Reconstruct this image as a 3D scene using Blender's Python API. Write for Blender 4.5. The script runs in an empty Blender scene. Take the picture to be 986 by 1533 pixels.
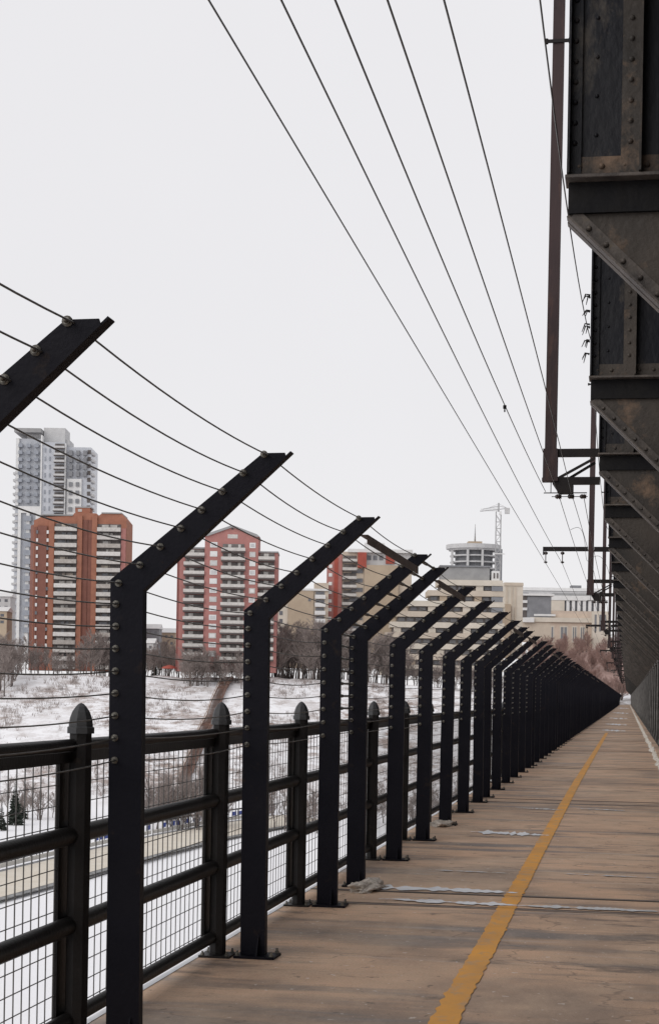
import bpy, bmesh, math, random
from mathutils import Vector, Matrix, noise
random.seed(7)
R = math.radians
sc = bpy.context.scene
C = sc.collection
PI = math.pi

# ------------------------------------------------------------------ camera
FC = 2500.0; F = 1500.0; SD = FC/F; CX, HY = 493.0, 1039.43; ROLL = .017   # FC: true focal length; F and SD: far things are laid out with depth in units of SD metres
#           # focal length and horizon of the 986 x 1533 picture
TH = math.atan(445/FC); cT, sT = math.cos(TH), math.sin(TH)
EYE = 1.6
cam_d = bpy.data.cameras.new('camera'); cam = bpy.data.objects.new('camera', cam_d); C.objects.link(cam)
cam.location = (0, 0, EYE); cam.rotation_euler = (R(90), -ROLL, TH)
cam_d.sensor_fit = 'VERTICAL'; cam_d.sensor_height = 36; cam_d.lens = 36*FC/1533
cam_d.shift_y = (HY-766.5)/1533
cam_d.clip_start = .05; cam_d.clip_end = 6000
sc.camera = cam

def W(xc, zc, z=0.0):                        # camera-frame lateral / depth -> world
    zc *= SD
    return Vector((xc*cT - zc*sT, xc*sT + zc*cT, z))
def unroll(px, py):
    u, v = px-CX, py-HY
    return u*math.cos(ROLL)+v*math.sin(ROLL), -u*math.sin(ROLL)+v*math.cos(ROLL)
def gnd(px, py, z=0.0):                      # point of a level sheet
    u, v = unroll(px, py)
    zc = (EYE-z)*FC/v; return W(u/FC*zc, zc/SD, z)

# ------------------------------------------------------------------ materials
def lin(c):
    out = []
    for v in c:
        v /= 255.0
        out.append(v/12.92 if v <= .04045 else ((v+.055)/1.055)**2.4)
    return (*out, 1)
MATS = {}
def mat(name, c1, c2=None, scale=3.0, rough=.8, metal=0.0, bump=0.0, bscale=None, detail=6, stretch=(1,1,1), lo=.35, hi=.65, spec=.5, c3=None, s3=.7, lo3=.58, hi3=.7):
    m = bpy.data.materials.new(name); m.use_nodes = True
    nt = m.node_tree; N = nt.nodes; L = nt.links
    b = N['Principled BSDF']; b.inputs['Roughness'].default_value = rough; b.inputs['Metallic'].default_value = metal
    b.inputs['Specular IOR Level'].default_value = spec
    if c2 is None: c2 = tuple(x*.82 for x in c1[:3]) + (1,)
    tc = N.new('ShaderNodeTexCoord'); mp = N.new('ShaderNodeMapping'); mp.inputs['Scale'].default_value = stretch
    oi = N.new('ShaderNodeNewGeometry')
    L.new(oi.outputs['Position'], mp.inputs['Vector'])
    n = N.new('ShaderNodeTexNoise'); n.inputs['Scale'].default_value = scale; n.inputs['Detail'].default_value = detail; n.inputs['Roughness'].default_value = .62
    L.new(mp.outputs[0], n.inputs['Vector'])
    r = N.new('ShaderNodeMapRange'); r.inputs['From Min'].default_value = lo; r.inputs['From Max'].default_value = hi
    L.new(n.outputs['Fac'], r.inputs['Value'])
    mx = N.new('ShaderNodeMix'); mx.data_type = 'RGBA'
    mx.inputs['A'].default_value = c1; mx.inputs['B'].default_value = c2
    L.new(r.outputs[0], mx.inputs['Factor'])
    col = mx.outputs['Result']
    if c3 is not None:
        n3 = N.new('ShaderNodeTexNoise'); n3.inputs['Scale'].default_value = scale*s3; n3.inputs['Detail'].default_value = 8; n3.inputs['Roughness'].default_value = .7
        mp3 = N.new('ShaderNodeMapping'); mp3.inputs['Location'].default_value = (13, 5, 7); mp3.inputs['Scale'].default_value = stretch
        L.new(oi.outputs['Position'], mp3.inputs['Vector']); L.new(mp3.outputs[0], n3.inputs['Vector'])
        r3 = N.new('ShaderNodeMapRange'); r3.inputs['From Min'].default_value = lo3; r3.inputs['From Max'].default_value = hi3
        L.new(n3.outputs['Fac'], r3.inputs['Value'])
        m3 = N.new('ShaderNodeMix'); m3.data_type = 'RGBA'; m3.inputs['B'].default_value = c3
        L.new(r3.outputs[0], m3.inputs['Factor']); L.new(col, m3.inputs['A']); col = m3.outputs['Result']
    L.new(col, b.inputs['Base Color'])
    if bump:
        nb = N.new('ShaderNodeTexNoise'); nb.inputs['Scale'].default_value = bscale or scale*4; nb.inputs['Detail'].default_value = 5
        L.new(mp.outputs[0], nb.inputs['Vector'])
        bp = N.new('ShaderNodeBump'); bp.inputs['Strength'].default_value = bump; bp.inputs['Distance'].default_value = .02
        L.new(nb.outputs['Fac'], bp.inputs['Height']); L.new(bp.outputs[0], b.inputs['Normal'])
    MATS[name] = m; return m

g = lambda r, gg, b: (r, gg, b, 1)
M = {}
M['post'] = mat('post_black_paint', g(.0035,.0035,.0075), g(.0065,.006,.010), 2.2, .55, bump=.12, bscale=60, c3=g(.030,.019,.013), s3=3.2, lo3=.60, hi3=.78, spec=.12)
M['rail'] = mat('rail_black_paint', g(.016,.014,.0135), g(.009,.008,.008), 5, .5, bump=.15, bscale=50, c3=g(.05,.037,.028), s3=2.5, lo3=.62, hi3=.8, spec=.22)
M['cap'] = mat('cap_dark', g(.035,.036,.038), g(.022,.022,.024), 12, .55, bump=.2)
M['bolt'] = mat('galvanised', g(.20,.19,.165), g(.07,.062,.052), 90, .35, .35)
M['wire'] = mat('wire_steel', g(.10,.10,.098), g(.16,.15,.14), 8, .5, .5)
M['mesh'] = mat('mesh_wire', g(.09,.09,.092), g(.13,.12,.11), 8, .6)
M['steel'] = mat('bridge_steel', g(.036,.031,.026), g(.02,.018,.017), 2.3, .62, bump=.35, bscale=24, c3=g(.10,.07,.045), s3=1.6, lo3=.56, hi3=.72)
M['steel_tan'] = mat('bridge_steel_tan', g(.068,.055,.045), g(.030,.026,.023), 1.2, .7, bump=.4, bscale=22, c3=g(.20,.13,.085), s3=1.6, lo3=.55, hi3=.70)  # lighter brown steel tone with tan blotches
M['brace'] = mat('rusty_brace', g(.12,.08,.06), g(.07,.048,.038), 5, .7, bump=.2, c3=g(.22,.12,.07), s3=2)
M['steel_shade'] = mat('bridge_steel_shade', g(.007,.007,.009), g(.013,.012,.012), 4, .7, bump=.3, spec=.2)  # near-black tone painting the shade of the recess under the bracket flange
M['steel_blue'] = mat('bridge_steel_blue', g(.007,.008,.014), g(.016,.016,.019), 2.0, .55, spec=.3, bump=.35, bscale=20, c3=g(.10,.085,.07), s3=2.2, lo3=.54, hi3=.72, stretch=(1,1,.5))  # blue-black steel tone with tan blotches
M['steel_edge'] = mat('bridge_steel_edge', g(.13,.108,.092), g(.06,.05,.045), 6, .6, bump=.3, c3=g(.13,.10,.07), s3=1.3)
M['mast'] = mat('mast_maroon', g(.050,.030,.030), g(.032,.020,.021), 3, .65, bump=.2, bscale=30, stretch=(1,1,.2), spec=.3, c3=g(.085,.045,.035), s3=2, lo3=.56, hi3=.72)
M['arm'] = mat('arm_dark', g(.011,.009,.010), g(.02,.016,.015), 6, .6, spec=.2)
M['line'] = mat('line_wire', g(.15,.15,.15), g(.10,.10,.10), 3, .5, .3)
M['porc'] = mat('porcelain', g(.03,.022,.02), g(.05,.035,.03), 10, .25)
M['barrier'] = mat('barrier_grey', g(.22,.21,.20), g(.12,.115,.11), 3, .7, c3=g(.2,.19,.18), s3=2)
M['snow'] = mat('snow', g(.80,.80,.82), g(.70,.71,.74), 3, .8, bump=.4, bscale=9)
M['dirty'] = mat('dirty_snow', g(.55,.50,.42), g(.72,.70,.66), 6, .85, bump=.8, bscale=20, c3=g(.35,.24,.10), s3=1.2, lo3=.5, hi3=.66)
M['dirty2'] = mat('old_snow', g(.66,.60,.54), g(.50,.43,.36), 9, .85, bump=.9, bscale=40, c3=g(.30,.22,.17), s3=2, lo3=.6, hi3=.7)
M['slush'] = mat('slush', g(.50,.49,.48), g(.64,.64,.66), 9, .5, bump=.3)

# walkway concrete: brown, with streaks lying across the path
def walk_mat():
    m = bpy.data.materials.new('walkway_concrete'); m.use_nodes = True
    nt = m.node_tree; N = nt.nodes; L = nt.links; b = N['Principled BSDF']
    geo = N.new('ShaderNodeNewGeometry')
    def noise_n(scale, stretch, lo, hi, detail=8, loc=(0,0,0), rough=.6):
        mp = N.new('ShaderNodeMapping'); mp.inputs['Scale'].default_value = stretch; mp.inputs['Location'].default_value = loc
        L.new(geo.outputs['Position'], mp.inputs['Vector'])
        n = N.new('ShaderNodeTexNoise'); n.inputs['Scale'].default_value = scale; n.inputs['Detail'].default_value = detail; n.inputs['Roughness'].default_value = rough
        L.new(mp.outputs[0], n.inputs['Vector'])
        r = N.new('ShaderNodeMapRange'); r.inputs['From Min'].default_value = lo; r.inputs['From Max'].default_value = hi
        L.new(n.outputs['Fac'], r.inputs['Value']); return r.outputs[0], n.outputs['Fac']
    def mixc(a, bcol, f, k=1.0):
        mx = N.new('ShaderNodeMix'); mx.data_type = 'RGBA'
        if k != 1.0:
            mm = N.new('ShaderNodeMath'); mm.operation = 'MULTIPLY'; mm.inputs[1].default_value = k; L.new(f, mm.inputs[0]); f = mm.outputs[0]
        if isinstance(a, tuple): mx.inputs['A'].default_value = a
        else: L.new(a, mx.inputs['A'])
        mx.inputs['B'].default_value = bcol; L.new(f, mx.inputs['Factor']); return mx.outputs['Result']
    f1, _ = noise_n(1.2, (1,1,1), .35, .68)
    col = mixc(g(.66,.43,.285), g(.44,.30,.21), f1)
    f2, _ = noise_n(1.0, (.30,1.7,1), .52, .62, 9, (3,1,0))         # wet streaks across
    col = mixc(col, g(.11,.085,.072), f2, .85)
    f3, _ = noise_n(1.6, (.22,2.8,1), .58, .66, 7, (9,7,0))
    col = mixc(col, g(.56,.45,.37), f3, .6)
    f4, _ = noise_n(22, (1,1,1), .55, .75, 4)
    col = mixc(col, g(.5,.39,.31), f4, .45)
    f6, _ = noise_n(70, (1,1,1), .5, .8, 3, (1,1,1))
    col = mixc(col, g(.14,.10,.08), f6, .5)
    f5, _ = noise_n(.30, (1,1.1,1), .49, .60, 5, (5,2,0))
    col = mixc(col, g(.21,.165,.135), f5, .65)
    f7, _ = noise_n(.55, (.8,.45,1), .47, .62, 9, (2,8,0), .72)       # pale dried salt
    col = mixc(col, g(.68,.50,.36), f7, .5)
    f8, _ = noise_n(1.3, (.5,1.1,1), .57, .63, 10, (21,4,0), .72)     # blotchy damp spots with hard rims
    col = mixc(col, g(.15,.115,.095), f8, .75)
    f9, _ = noise_n(9, (1,1,1), .66, .70, 3, (4,4,4))                 # grit and gravel
    col = mixc(col, g(.10,.08,.065), f9, .6)
    f10, _ = noise_n(14, (1,1,1), .69, .72, 2, (8,1,4))
    col = mixc(col, g(.72,.66,.6), f10, .7)
    # thin cracks
    mpc = N.new('ShaderNodeMapping'); mpc.inputs['Scale'].default_value = (.5, .8, 1); L.new(geo.outputs['Position'], mpc.inputs['Vector'])
    nw = N.new('ShaderNodeTexNoise'); nw.inputs['Scale'].default_value = 1.5; nw.inputs['Detail'].default_value = 6; L.new(mpc.outputs[0], nw.inputs['Vector'])
    va = N.new('ShaderNodeVectorMath'); va.operation = 'ADD'; L.new(mpc.outputs[0], va.inputs[0]); L.new(nw.outputs['Color'], va.inputs[1])
    vo = N.new('ShaderNodeTexVoronoi'); vo.feature = 'DISTANCE_TO_EDGE'; vo.inputs['Scale'].default_value = .7; L.new(va.outputs[0], vo.inputs['Vector'])
    cr_ = N.new('ShaderNodeMapRange'); cr_.inputs['From Min'].default_value = .0; cr_.inputs['From Max'].default_value = .006; cr_.inputs['To Min'].default_value = 1; cr_.inputs['To Max'].default_value = 0
    L.new(vo.outputs['Distance'], cr_.inputs['Value']); col = mixc(col, g(.12,.09,.075), cr_.outputs[0], .55)
    L.new(col, b.inputs['Base Color'])
    rr = N.new('ShaderNodeMapRange'); rr.inputs['To Min'].default_value = .82; rr.inputs['To Max'].default_value = .5
    L.new(f2, rr.inputs['Value']); L.new(rr.outputs[0], b.inputs['Roughness'])
    _, nb = noise_n(35, (1,1,1), 0, 1, 6)
    bp = N.new('ShaderNodeBump'); bp.inputs['Strength'].default_value = .45; bp.inputs['Distance'].default_value = .01
    L.new(nb, bp.inputs['Height']); L.new(bp.outputs[0], b.inputs['Normal'])
    return m, noise_n
M['walk'], _ = walk_mat()
M['yellow'] = mat('worn_yellow_paint', g(.80,.37,.055), g(.62,.31,.085), 2, .8, bump=.3, c3=g(.50,.32,.19), s3=3, lo3=.52, hi3=.66, stretch=(1,.7,1))
M['joint'] = mat('joint_dark', g(.03,.027,.025), None, 5, .8)
M['seal'] = mat('joint_edge', g(.26,.2,.16), g(.12,.09,.075), 8, .8, stretch=(.4,1,1))

# ------------------------------------------------------------------ helpers
def tag(o, label=None, cat=None, group=None, kind=None):
    if label: o['label'] = label
    if cat: o['category'] = cat
    if group: o['group'] = group
    if kind: o['kind'] = kind
    return o
def empty(name, loc=(0,0,0), rz=0.0, label=None, cat=None, group=None):
    o = bpy.data.objects.new(name, None); C.objects.link(o); o.empty_display_size = .2
    o.location = loc; o.rotation_euler = (0,0,rz)
    return tag(o, label, cat, group)
class MB:
    def __init__(s): s.v = []; s.f = []; s.mi = []; s.mats = []; s.sm = []; s.cur = 0
    def use(s, m):
        if m not in s.mats: s.mats.append(m)
        s.cur = s.mats.index(m); return s
    def add(s, vs, fs, smooth=False):
        k = len(s.v); s.v += [tuple(p) for p in vs]
        for f in fs: s.f.append(tuple(k+i for i in f)); s.mi.append(s.cur); s.sm.append(smooth)
    def box(s, x0, x1, y0, y1, z0, z1, mtx=None):
        vs = [Vector(p) for p in ((x0,y0,z0),(x1,y0,z0),(x1,y1,z0),(x0,y1,z0),(x0,y0,z1),(x1,y0,z1),(x1,y1,z1),(x0,y1,z1))]
        if mtx: vs = [mtx @ p for p in vs]
        s.add(vs, ((3,2,1,0),(4,5,6,7),(0,1,5,4),(1,2,6,5),(2,3,7,6),(3,0,4,7)))
    def prism(s, pts, y0, y1):                      # polygon in x-z (counter-clockwise from -y), extruded along y
        n = len(pts)
        vs = [(x, y0, z) for x, z in pts] + [(x, y1, z) for x, z in pts]
        s.add(vs, [tuple(range(n)), tuple(range(2*n-1, n-1, -1))] + [(i, i+n, (i+1) % n+n, (i+1) % n) for i in range(n)])
    def prismz(s, pts, z0, z1):
        n = len(pts)
        vs = [(x, y, z0) for x, y in pts] + [(x, y, z1) for x, y in pts]
        s.add(vs, [tuple(range(n-1,-1,-1)), tuple(range(n, 2*n))] + [(i, (i+1) % n, (i+1) % n+n, i+n) for i in range(n)])
    def tube(s, pts, r, n=6, cap=True, smooth=True):
        rs = r if isinstance(r, (list, tuple)) else [r]*len(pts)
        pts = [Vector(p) for p in pts]; rings = []; up = None
        for i, p in enumerate(pts):
            d = (pts[min(i+1, len(pts)-1)] - pts[max(i-1, 0)]).normalized()
            if up is None:
                up = Vector((0,0,1)) if abs(d.z) < .9 else Vector((1,0,0))
            a = d.cross(up).normalized(); b = a.cross(d).normalized(); up = b
            rings.append([p + (a*math.cos(2*PI*k/n) + b*math.sin(2*PI*k/n))*rs[i] for k in range(n)])
        vs = [q for rg in rings for q in rg]; fs = []
        for i in range(len(pts)-1):
            for k in range(n):
                a0 = i*n+k; a1 = i*n+(k+1) % n; fs.append((a0, a0+n, a1+n, a1))
        s.add(vs, fs, smooth)
        if cap:
            k = len(s.v) - len(vs)
            s.f.append(tuple(k+i for i in range(n))); s.mi.append(s.cur); s.sm.append(False)
            s.f.append(tuple(k+len(vs)-1-i for i in range(n))); s.mi.append(s.cur); s.sm.append(False)
    def beam(s, a, b, w, h):                        # rectangular bar
        a = Vector(a); b = Vector(b); d = (b-a); L_ = d.length; d.normalize()
        up = Vector((0,0,1)) if abs(d.z) < .95 else Vector((0,1,0))
        x = d.cross(up).normalized(); z = x.cross(d).normalized()
        vs = []
        for p in (a, b):
            for sx, sz in ((-1,-1),(1,-1),(1,1),(-1,1)): vs.append(p + x*sx*w/2 + z*sz*h/2)
        s.add(vs, ((0,3,2,1),(4,5,6,7),(0,1,5,4),(1,2,6,5),(2,3,7,6),(3,0,4,7)))
    def lathe(s, c, prof, n=10, axis='z', smooth=True):
        vs = []
        for r, h in prof:
            for k in range(n):
                a = 2*PI*k/n; u, w = r*math.cos(a), r*math.sin(a)
                if axis == 'z': vs.append((c[0]+u, c[1]+w, c[2]+h))
                elif axis == 'y': vs.append((c[0]+u, c[1]+h, c[2]+w))
                else: vs.append((c[0]+h, c[1]+u, c[2]+w))
        fs = []
        for i in range(len(prof)-1):
            for k in range(n): fs.append((i*n+k, i*n+(k+1) % n, (i+1)*n+(k+1) % n, (i+1)*n+k))
        s.add(vs, fs, smooth)
    def build(s, name, m=None, parent=None, bevel=0):
        me = bpy.data.meshes.new(name); me.from_pydata(s.v, [], s.f)
        if m is not None and not s.mats: me.materials.append(m)
        else:
            for mm in s.mats: me.materials.append(mm)
            me.polygons.foreach_set('material_index', s.mi)
        me.polygons.foreach_set('use_smooth', s.sm); me.update()
        bm = bmesh.new(); bm.from_mesh(me); bmesh.ops.recalc_face_normals(bm, faces=bm.faces)
        if bevel: bmesh.ops.bevel(bm, geom=list(bm.edges), offset=bevel, segments=1, affect='EDGES')
        bm.to_mesh(me); bm.free()
        o = bpy.data.objects.new(name, me); C.objects.link(o)
        if parent is not None: o.parent = parent
        return o
def copy_tree(o, parent=None):
    c = o.copy(); C.objects.link(c); c.parent = parent
    for ch in list(o.children): copy_tree(ch, c)
    return c
ORD = ['first','second','third','fourth','fifth','sixth','seventh','eighth','ninth','tenth','eleventh','twelfth','thirteenth','fourteenth','fifteenth','sixteenth','seventeenth','eighteenth','nineteenth','twentieth','twenty-first','twenty-second','twenty-third','twenty-fourth','twenty-fifth','twenty-sixth','twenty-seventh','twenty-eighth','twenty-ninth','thirtieth']

# ------------------------------------------------------------------ walkway
YEND = 530.0
FX = -2.19; RX = -2.42
b = MB(); b.box(-2.56, .84, -6, YEND, -.28, 0)
tag(b.build('walkway', M['walk']), kind='structure')
# fence post positions; pairs at the expansion joints
ys = [-3.5, -.8, 1.85, 4.58, 7.22, 9.87, 12.4]; pair_after = {}
y = 12.4; joints = []
while y < YEND-4:
    joints.append(y); y2 = y+1.35; ys.append(y2)
    for k in range(5):
        y2 += 2.31; ys.append(y2)
    y = y2
ys = sorted(ys)
for i, jy in enumerate(joints):
    if jy > 150: break
    b = MB(); b.use(M['seal']); b.box(-2.54, .80, jy+.20, jy+.28, .001, .004); b.box(-2.54, .80, jy+1.08, jy+1.15, .001, .004)
    b.use(M['joint']); b.box(-2.54, .80, jy+.284, jy+.305, .001, .005); b.box(-2.54, .80, jy+1.05, jy+1.075, .001, .005)
    tag(b.build('deck_joint', None), kind='structure')
# yellow line
b = MB(); pts = []
n = 1500
for i in range(n+1):
    Y = 3 + (80-3)*(i/n)**1.8
    x = -.835 - .085*min(1, Y/32) + .006*noise.noise((0, Y*.5, 0))
    w = .070 + .009*noise.noise((5, Y*3, 0)) + .018*noise.noise((5, Y*9, 0))
    w2 = .070 + .009*noise.noise((9, Y*3, 0)) + .018*noise.noise((9, Y*9, 0))
    pts.append((x-w, Y, .005)); pts.append((x+w2, Y, .005))
b.add(pts, [(2*i, 2*i+1, 2*i+3, 2*i+2) for i in range(n)])
tag(b.build('centre_line', M['yellow']), kind='structure')

# flat irregular sheets of snow and slush on the deck
def patch(px0, px1, py, wy, m, name='snow_streak', seed=0, label=None):
    a = gnd(px0, py); c = gnd(px1, py + (px1-px0)*.045)
    n = 90; top = []; bot = []
    for i in range(n+1):
        t = i/n; x = a.x + (c.x-a.x)*t; yy = a.y + (c.y-a.y)*t
        e = math.sin(PI*t)**.5
        w = wy*e*max(.06, .42+.8*noise.noise((t*7+seed, seed, 0))+.5*noise.noise((t*23, seed, 2)))
        o = .3*wy*noise.noise((t*4, seed+3, 0))
        top.append((x, yy+w+o, .008)); bot.append((x, yy-w*.8+o, .008))
    mb = MB(); mb.add(bot+top, [(i, i+1, n+1+i+1, n+1+i) for i in range(n)])
    o = mb.build(name, m)
    return tag(o, label, 'snow')
patch(505, 775, 1326, .32, M['snow'], seed=1, label='long thin snow streak crossing the path just past the first close pair of posts')
patch(565, 790, 1347, .20, M['snow'], seed=2, label='snow streak left of the yellow line, nearest the camera')
patch(785, 985, 1357, .18, M['slush'], seed=3, label='slush streak right of the yellow line, nearest the camera')
patch(703, 822, 1246, .45, M['snow'], seed=4, label='short bright snow streak ending at the yellow line in mid path')
patch(770, 842, 1210, .18, M['slush'], seed=5, label='faint slush streak left of the yellow line beyond the short bright streak')
patch(862, 935, 1211, .18, M['slush'], seed=6, label='faint slush streak right of the yellow line')
patch(640, 760, 1303, .06, M['slush'], seed=7, label='thin grey slush streak between the two snow streaks on the left')
patch(842, 985, 1309, .06, M['slush'], seed=8, label='thin grey slush line on the right beside the wet patches')
for k, (x0, x1, py, w) in enumerate([(900,936,1093,3.5),(905,938,1084,5),(911,939,1075,7),(916,940,1067,12),(922,941,1060,22)]):
    patch(x0, x1, py, w, M['snow'], seed=20+k, label=['nearest wide snow patch across the far path','second snow patch across the far path','third snow patch across the far path','fourth snow patch across the far path','farthest snow patch at the end of the path'][k])

# snow along the left edge of the slab and clumps at the post feet
def clump(name, loc, sx, sy, sz, m, seed, label, cat='snow', group=None):
    bm = bmesh.new(); bmesh.ops.create_icosphere(bm, subdivisions=5, radius=1)
    for v in bm.verts:
        k = 1 + .45*noise.noise(v.co*1.7 + Vector((seed*3.1, 0, 0))) + .22*noise.noise(v.co*4 + Vector((0, seed, 0))) + .12*noise.noise(v.co*11 + Vector((0, seed, 0)))
        v.co = Vector((v.co.x*sx*k, v.co.y*sy*k, max(-.02, v.co.z)*sz*k))
    me = bpy.data.meshes.new(name); bm.to_mesh(me); bm.free(); me.materials.append(m)
    for p in me.polygons: p.use_smooth = True
    o = bpy.data.objects.new(name, me); C.objects.link(o); o.location = loc
    return tag(o, label, cat, group)
clump('snow_clump', (FX+.09, 13.66, 0), .15, .36, .065, M['dirty2'], 1, 'snow clump heaped round the foot of the post just past the first joint')
clump('snow_clump', (FX-.04, 20.62, 0), .16, .34, .06, M['dirty2'], 2, 'snow clump round the foot of a post further along the fence')
b = MB(); n = 150; v = []
for i in range(n+1):
    Y = 7 + (100-7)*i/n
    h = .012 + .02*max(0, noise.noise((1, Y*1.3, 0))); w = -.005+.03*noise.noise((2, Y*2, 0))
    v += [(-2.555, Y, .003), (-2.54, Y, .003+h*.6), (-2.51+w, Y, .003)]
b.add(v, [f for i in range(n) for f in ((3*i, 3*i+3, 3*i+4, 3*i+1), (3*i+1, 3*i+4, 3*i+5, 3*i+2))], True)
tag(b.build('snow_strip', M['snow']), 'thin line of snow along the outer edge of the walkway under the railing', 'snow')
# right kerb with its bank of old snow
b = MB(); b.box(.842, 1.0, -6, YEND, -.28, .13); tag(b.build('kerb', M['walk']), kind='structure')
b = MB(); n = 420; v = []; K = 7
for i in range(n+1):
    Y = 14 + (YEND-14)*(i/n)**1.6
    s_ = .10 + .09*noise.noise((3, Y*.42, 0)) + .05*noise.noise((3, Y*1.8, 9))
    hh = .085 + .12*noise.noise((7, Y*.5, 0)) + .04*noise.noise((7, Y*4, 0))
    for k in range(K):
        t = k/(K-1)
        v.append((.838 - s_*(1-t) + .02*noise.noise((k, Y*5, 0)), Y, .003 + max(.0, hh)*math.sin(t*PI*.55)))
b.add(v, [(K*i+k, K*i+k+1, K*(i+1)+k+1, K*(i+1)+k) for i in range(n) for k in range(K-1)], True)
tag(b.build('snow_bank', M['dirty']), 'dirty yellowish bank of old snow lying against the right kerb', 'snow')

# ------------------------------------------------------------------ fence posts
zs = [1.288+.1003*i for i in range(8)] + [2.084]                 # wire heights on the shaft
WP = [(FX-.06, z) for z in zs] + [(FX+.049+.094*i, 2.165+.0812*i) for i in range(7)]     # wire points of a post section (x, z)
WP[8] = (FX-.049, 2.084)
XL, XR = FX-.075, FX+.08
def post_mesh(mb, lod=0):
    # channel: web facing the camera (-y), flanges behind
    d = .062; t = .007
    outer = [(-.088, 0), (.064, 0), (.064, 2.050), (.712, 2.640), (.706, 2.658), (.607, 2.658), (-.088, 2.100)]
    mb.prism(outer, 0, t)
    def path(pts, side):                             # flange following a bent edge, butted behind the web
        n = len(pts); P2 = [Vector((p[0], p[1])) for p in pts]; off = []
        for i in range(n):
            d0 = (P2[i]-P2[i-1]).normalized() if i else (P2[1]-P2[0]).normalized()
            d1 = (P2[i+1]-P2[i]).normalized() if i < n-1 else d0
            nr = Vector((-(d0+d1).y, (d0+d1).x)).normalized(); nr /= max(.3, nr.dot(Vector((-d0.y, d0.x))))
            off.append(P2[i] + nr*t*side)
        for i in range(n-1):
            q = [P2[i], P2[i+1], off[i+1], off[i]]
            vs = [(p.x, t, p.y) for p in q] + [(p.x, d, p.y) for p in q]
            mb.add(vs, ((0,1,2,3),(7,6,5,4),(0,4,5,1),(1,5,6,2),(2,6,7,3),(3,7,4,0)))
    path([(.064, 0), (.064, 2.050), (.735, 2.661)], 1)
    path([(-.088, 0), (-.088, 2.100), (.600, 2.6525)], -1)
P = {}
def bolt_mb(x, z):
    mb = MB()
    mb.lathe((x, 0, z), [(.0001,-.005),(.0165,-.005),(.0165,-.001)], 12, 'y')
    mb.lathe((x, 0, z), [(.0001,-.028),(.006,-.028),(.0075,-.024),(.0075,-.0135)], 10, 'y')
    mb.lathe((x, 0, z), [(.0001,-.013),(.0115,-.013),(.0115,-.0055)], 6, 'y', False)
    return mb
def make_post():
    root = empty('fence_post', (0,0,0))
    mb = MB(); post_mesh(mb); mb.build('channel', M['post'], root)
    mb = MB(); mb.box(-.115, .135, -.07, .13, .001, .016); mb.build('base_plate', M['post'], root, )
    for sx, sy in ((-.095,-.05),(.115,-.05),(-.095,.105),(.115,.105)):
        mb = MB(); mb.lathe((sx, sy, .016), [(.013,0),(.013,.014),(.008,.016),(.008,.032),(.0001,.032)], 6, 'z', False); mb.build('anchor_nut', M['bolt'], root)
    mb = MB(); mb.add([(.02,-.06,.017),(.02,-.001,.017),(.02,-.001,.14),(.028,-.06,.017),(.028,-.001,.017),(.028,-.001,.14)], ((0,1,2),(5,4,3),(0,2,5,3),(0,3,4,1),(1,4,5,2))); mb.build('gusset', M['post'], root)
    for x, z in WP: bolt_mb(x-FX, z).build('wire_fitting', M['bolt'], root)
    return root
def make_rods(root, L_):                            # straight tie rods bridging a joint, kept on the second post of the pair
    for x, z in WP[1:]:
        mb = MB(); x -= FX
        mb.tube([(x, -L_+.065, z), (x, -.03, z)], .0085, 8)
        mb.tube([(x, -L_*.62, z), (x, -L_*.32, z)], .014, 8)
        mb.build('tie_rod', M['bolt'], root)
post0 = make_post(); far_mesh = MB(); post_mesh(far_mesh); far_mesh.box(-.115,.135,-.07,.13,.001,.016)
far0 = far_mesh.build('fence_post', M['post'])
seconds = {round(j+1.35, 3) for j in joints}; firsts = {round(j, 3) for j in joints}
NEARY = 62
vis = [y for y in ys if y > 4]
first_far = True; first_near = True; idx = 0
post_list = []
for y in ys:
    if y < NEARY:
        o = post0 if first_near else copy_tree(post0); first_near = False
    else:
        if first_far: o = far0; first_far = False
        else: o = far0.copy(); C.objects.link(o)
    o.location = (FX, y, 0); o.rotation_euler = (0, R(random.uniform(-.45,.45)), R(random.uniform(-1.5,1.5)))
    if y < 4: lab = 'black bent fence post on the near left, outside the picture edge'
    else:
        k = vis.index(y)
        if k == 0: lab = 'nearest black bent post, only its arm showing at the left edge'
        elif k == 1: lab = 'closest full height black post with bent arm, cut off by the bottom edge'
        elif k < 30:
            lab = ORD[k] + ' black bent wire post along the fence, counted from the camera'
            if round(y,3) in seconds: lab += ', close behind its neighbour'
        else: lab = 'small far black bent post where the fence row merges toward the vanishing point'
    tag(o, lab, 'fence post', 'bent black wire posts along the walkway'); post_list.append(o)
    if y < NEARY and round(y,3) in seconds: make_rods(o, 1.35)

# brace bars next to the joints
nb = 0
for j in joints:
    if j > 100: break
    i = min(range(len(ys)), key=lambda q: abs(ys[q]-j))
    for a, c in ((ys[i-1], ys[i]), (ys[i+1], ys[i+2])):
        mb = MB()
        mb.beam((FX+.615, a+.064, 2.562), (FX+.615, c-.004, 2.562), .05, .006)
        mb.beam((FX+.638, a+.064, 2.534), (FX+.638, c-.004, 2.534), .006, .05)
        o = mb.build('brace_bar', M['brace'])
        tag(o, 'rusty angle bar bracing the arm tips %s the %s close pair of posts' % ('just before' if a < j else 'just after', ORD[nb//2]), 'brace', 'brace bars beside the post pairs')
        nb += 1

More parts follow.
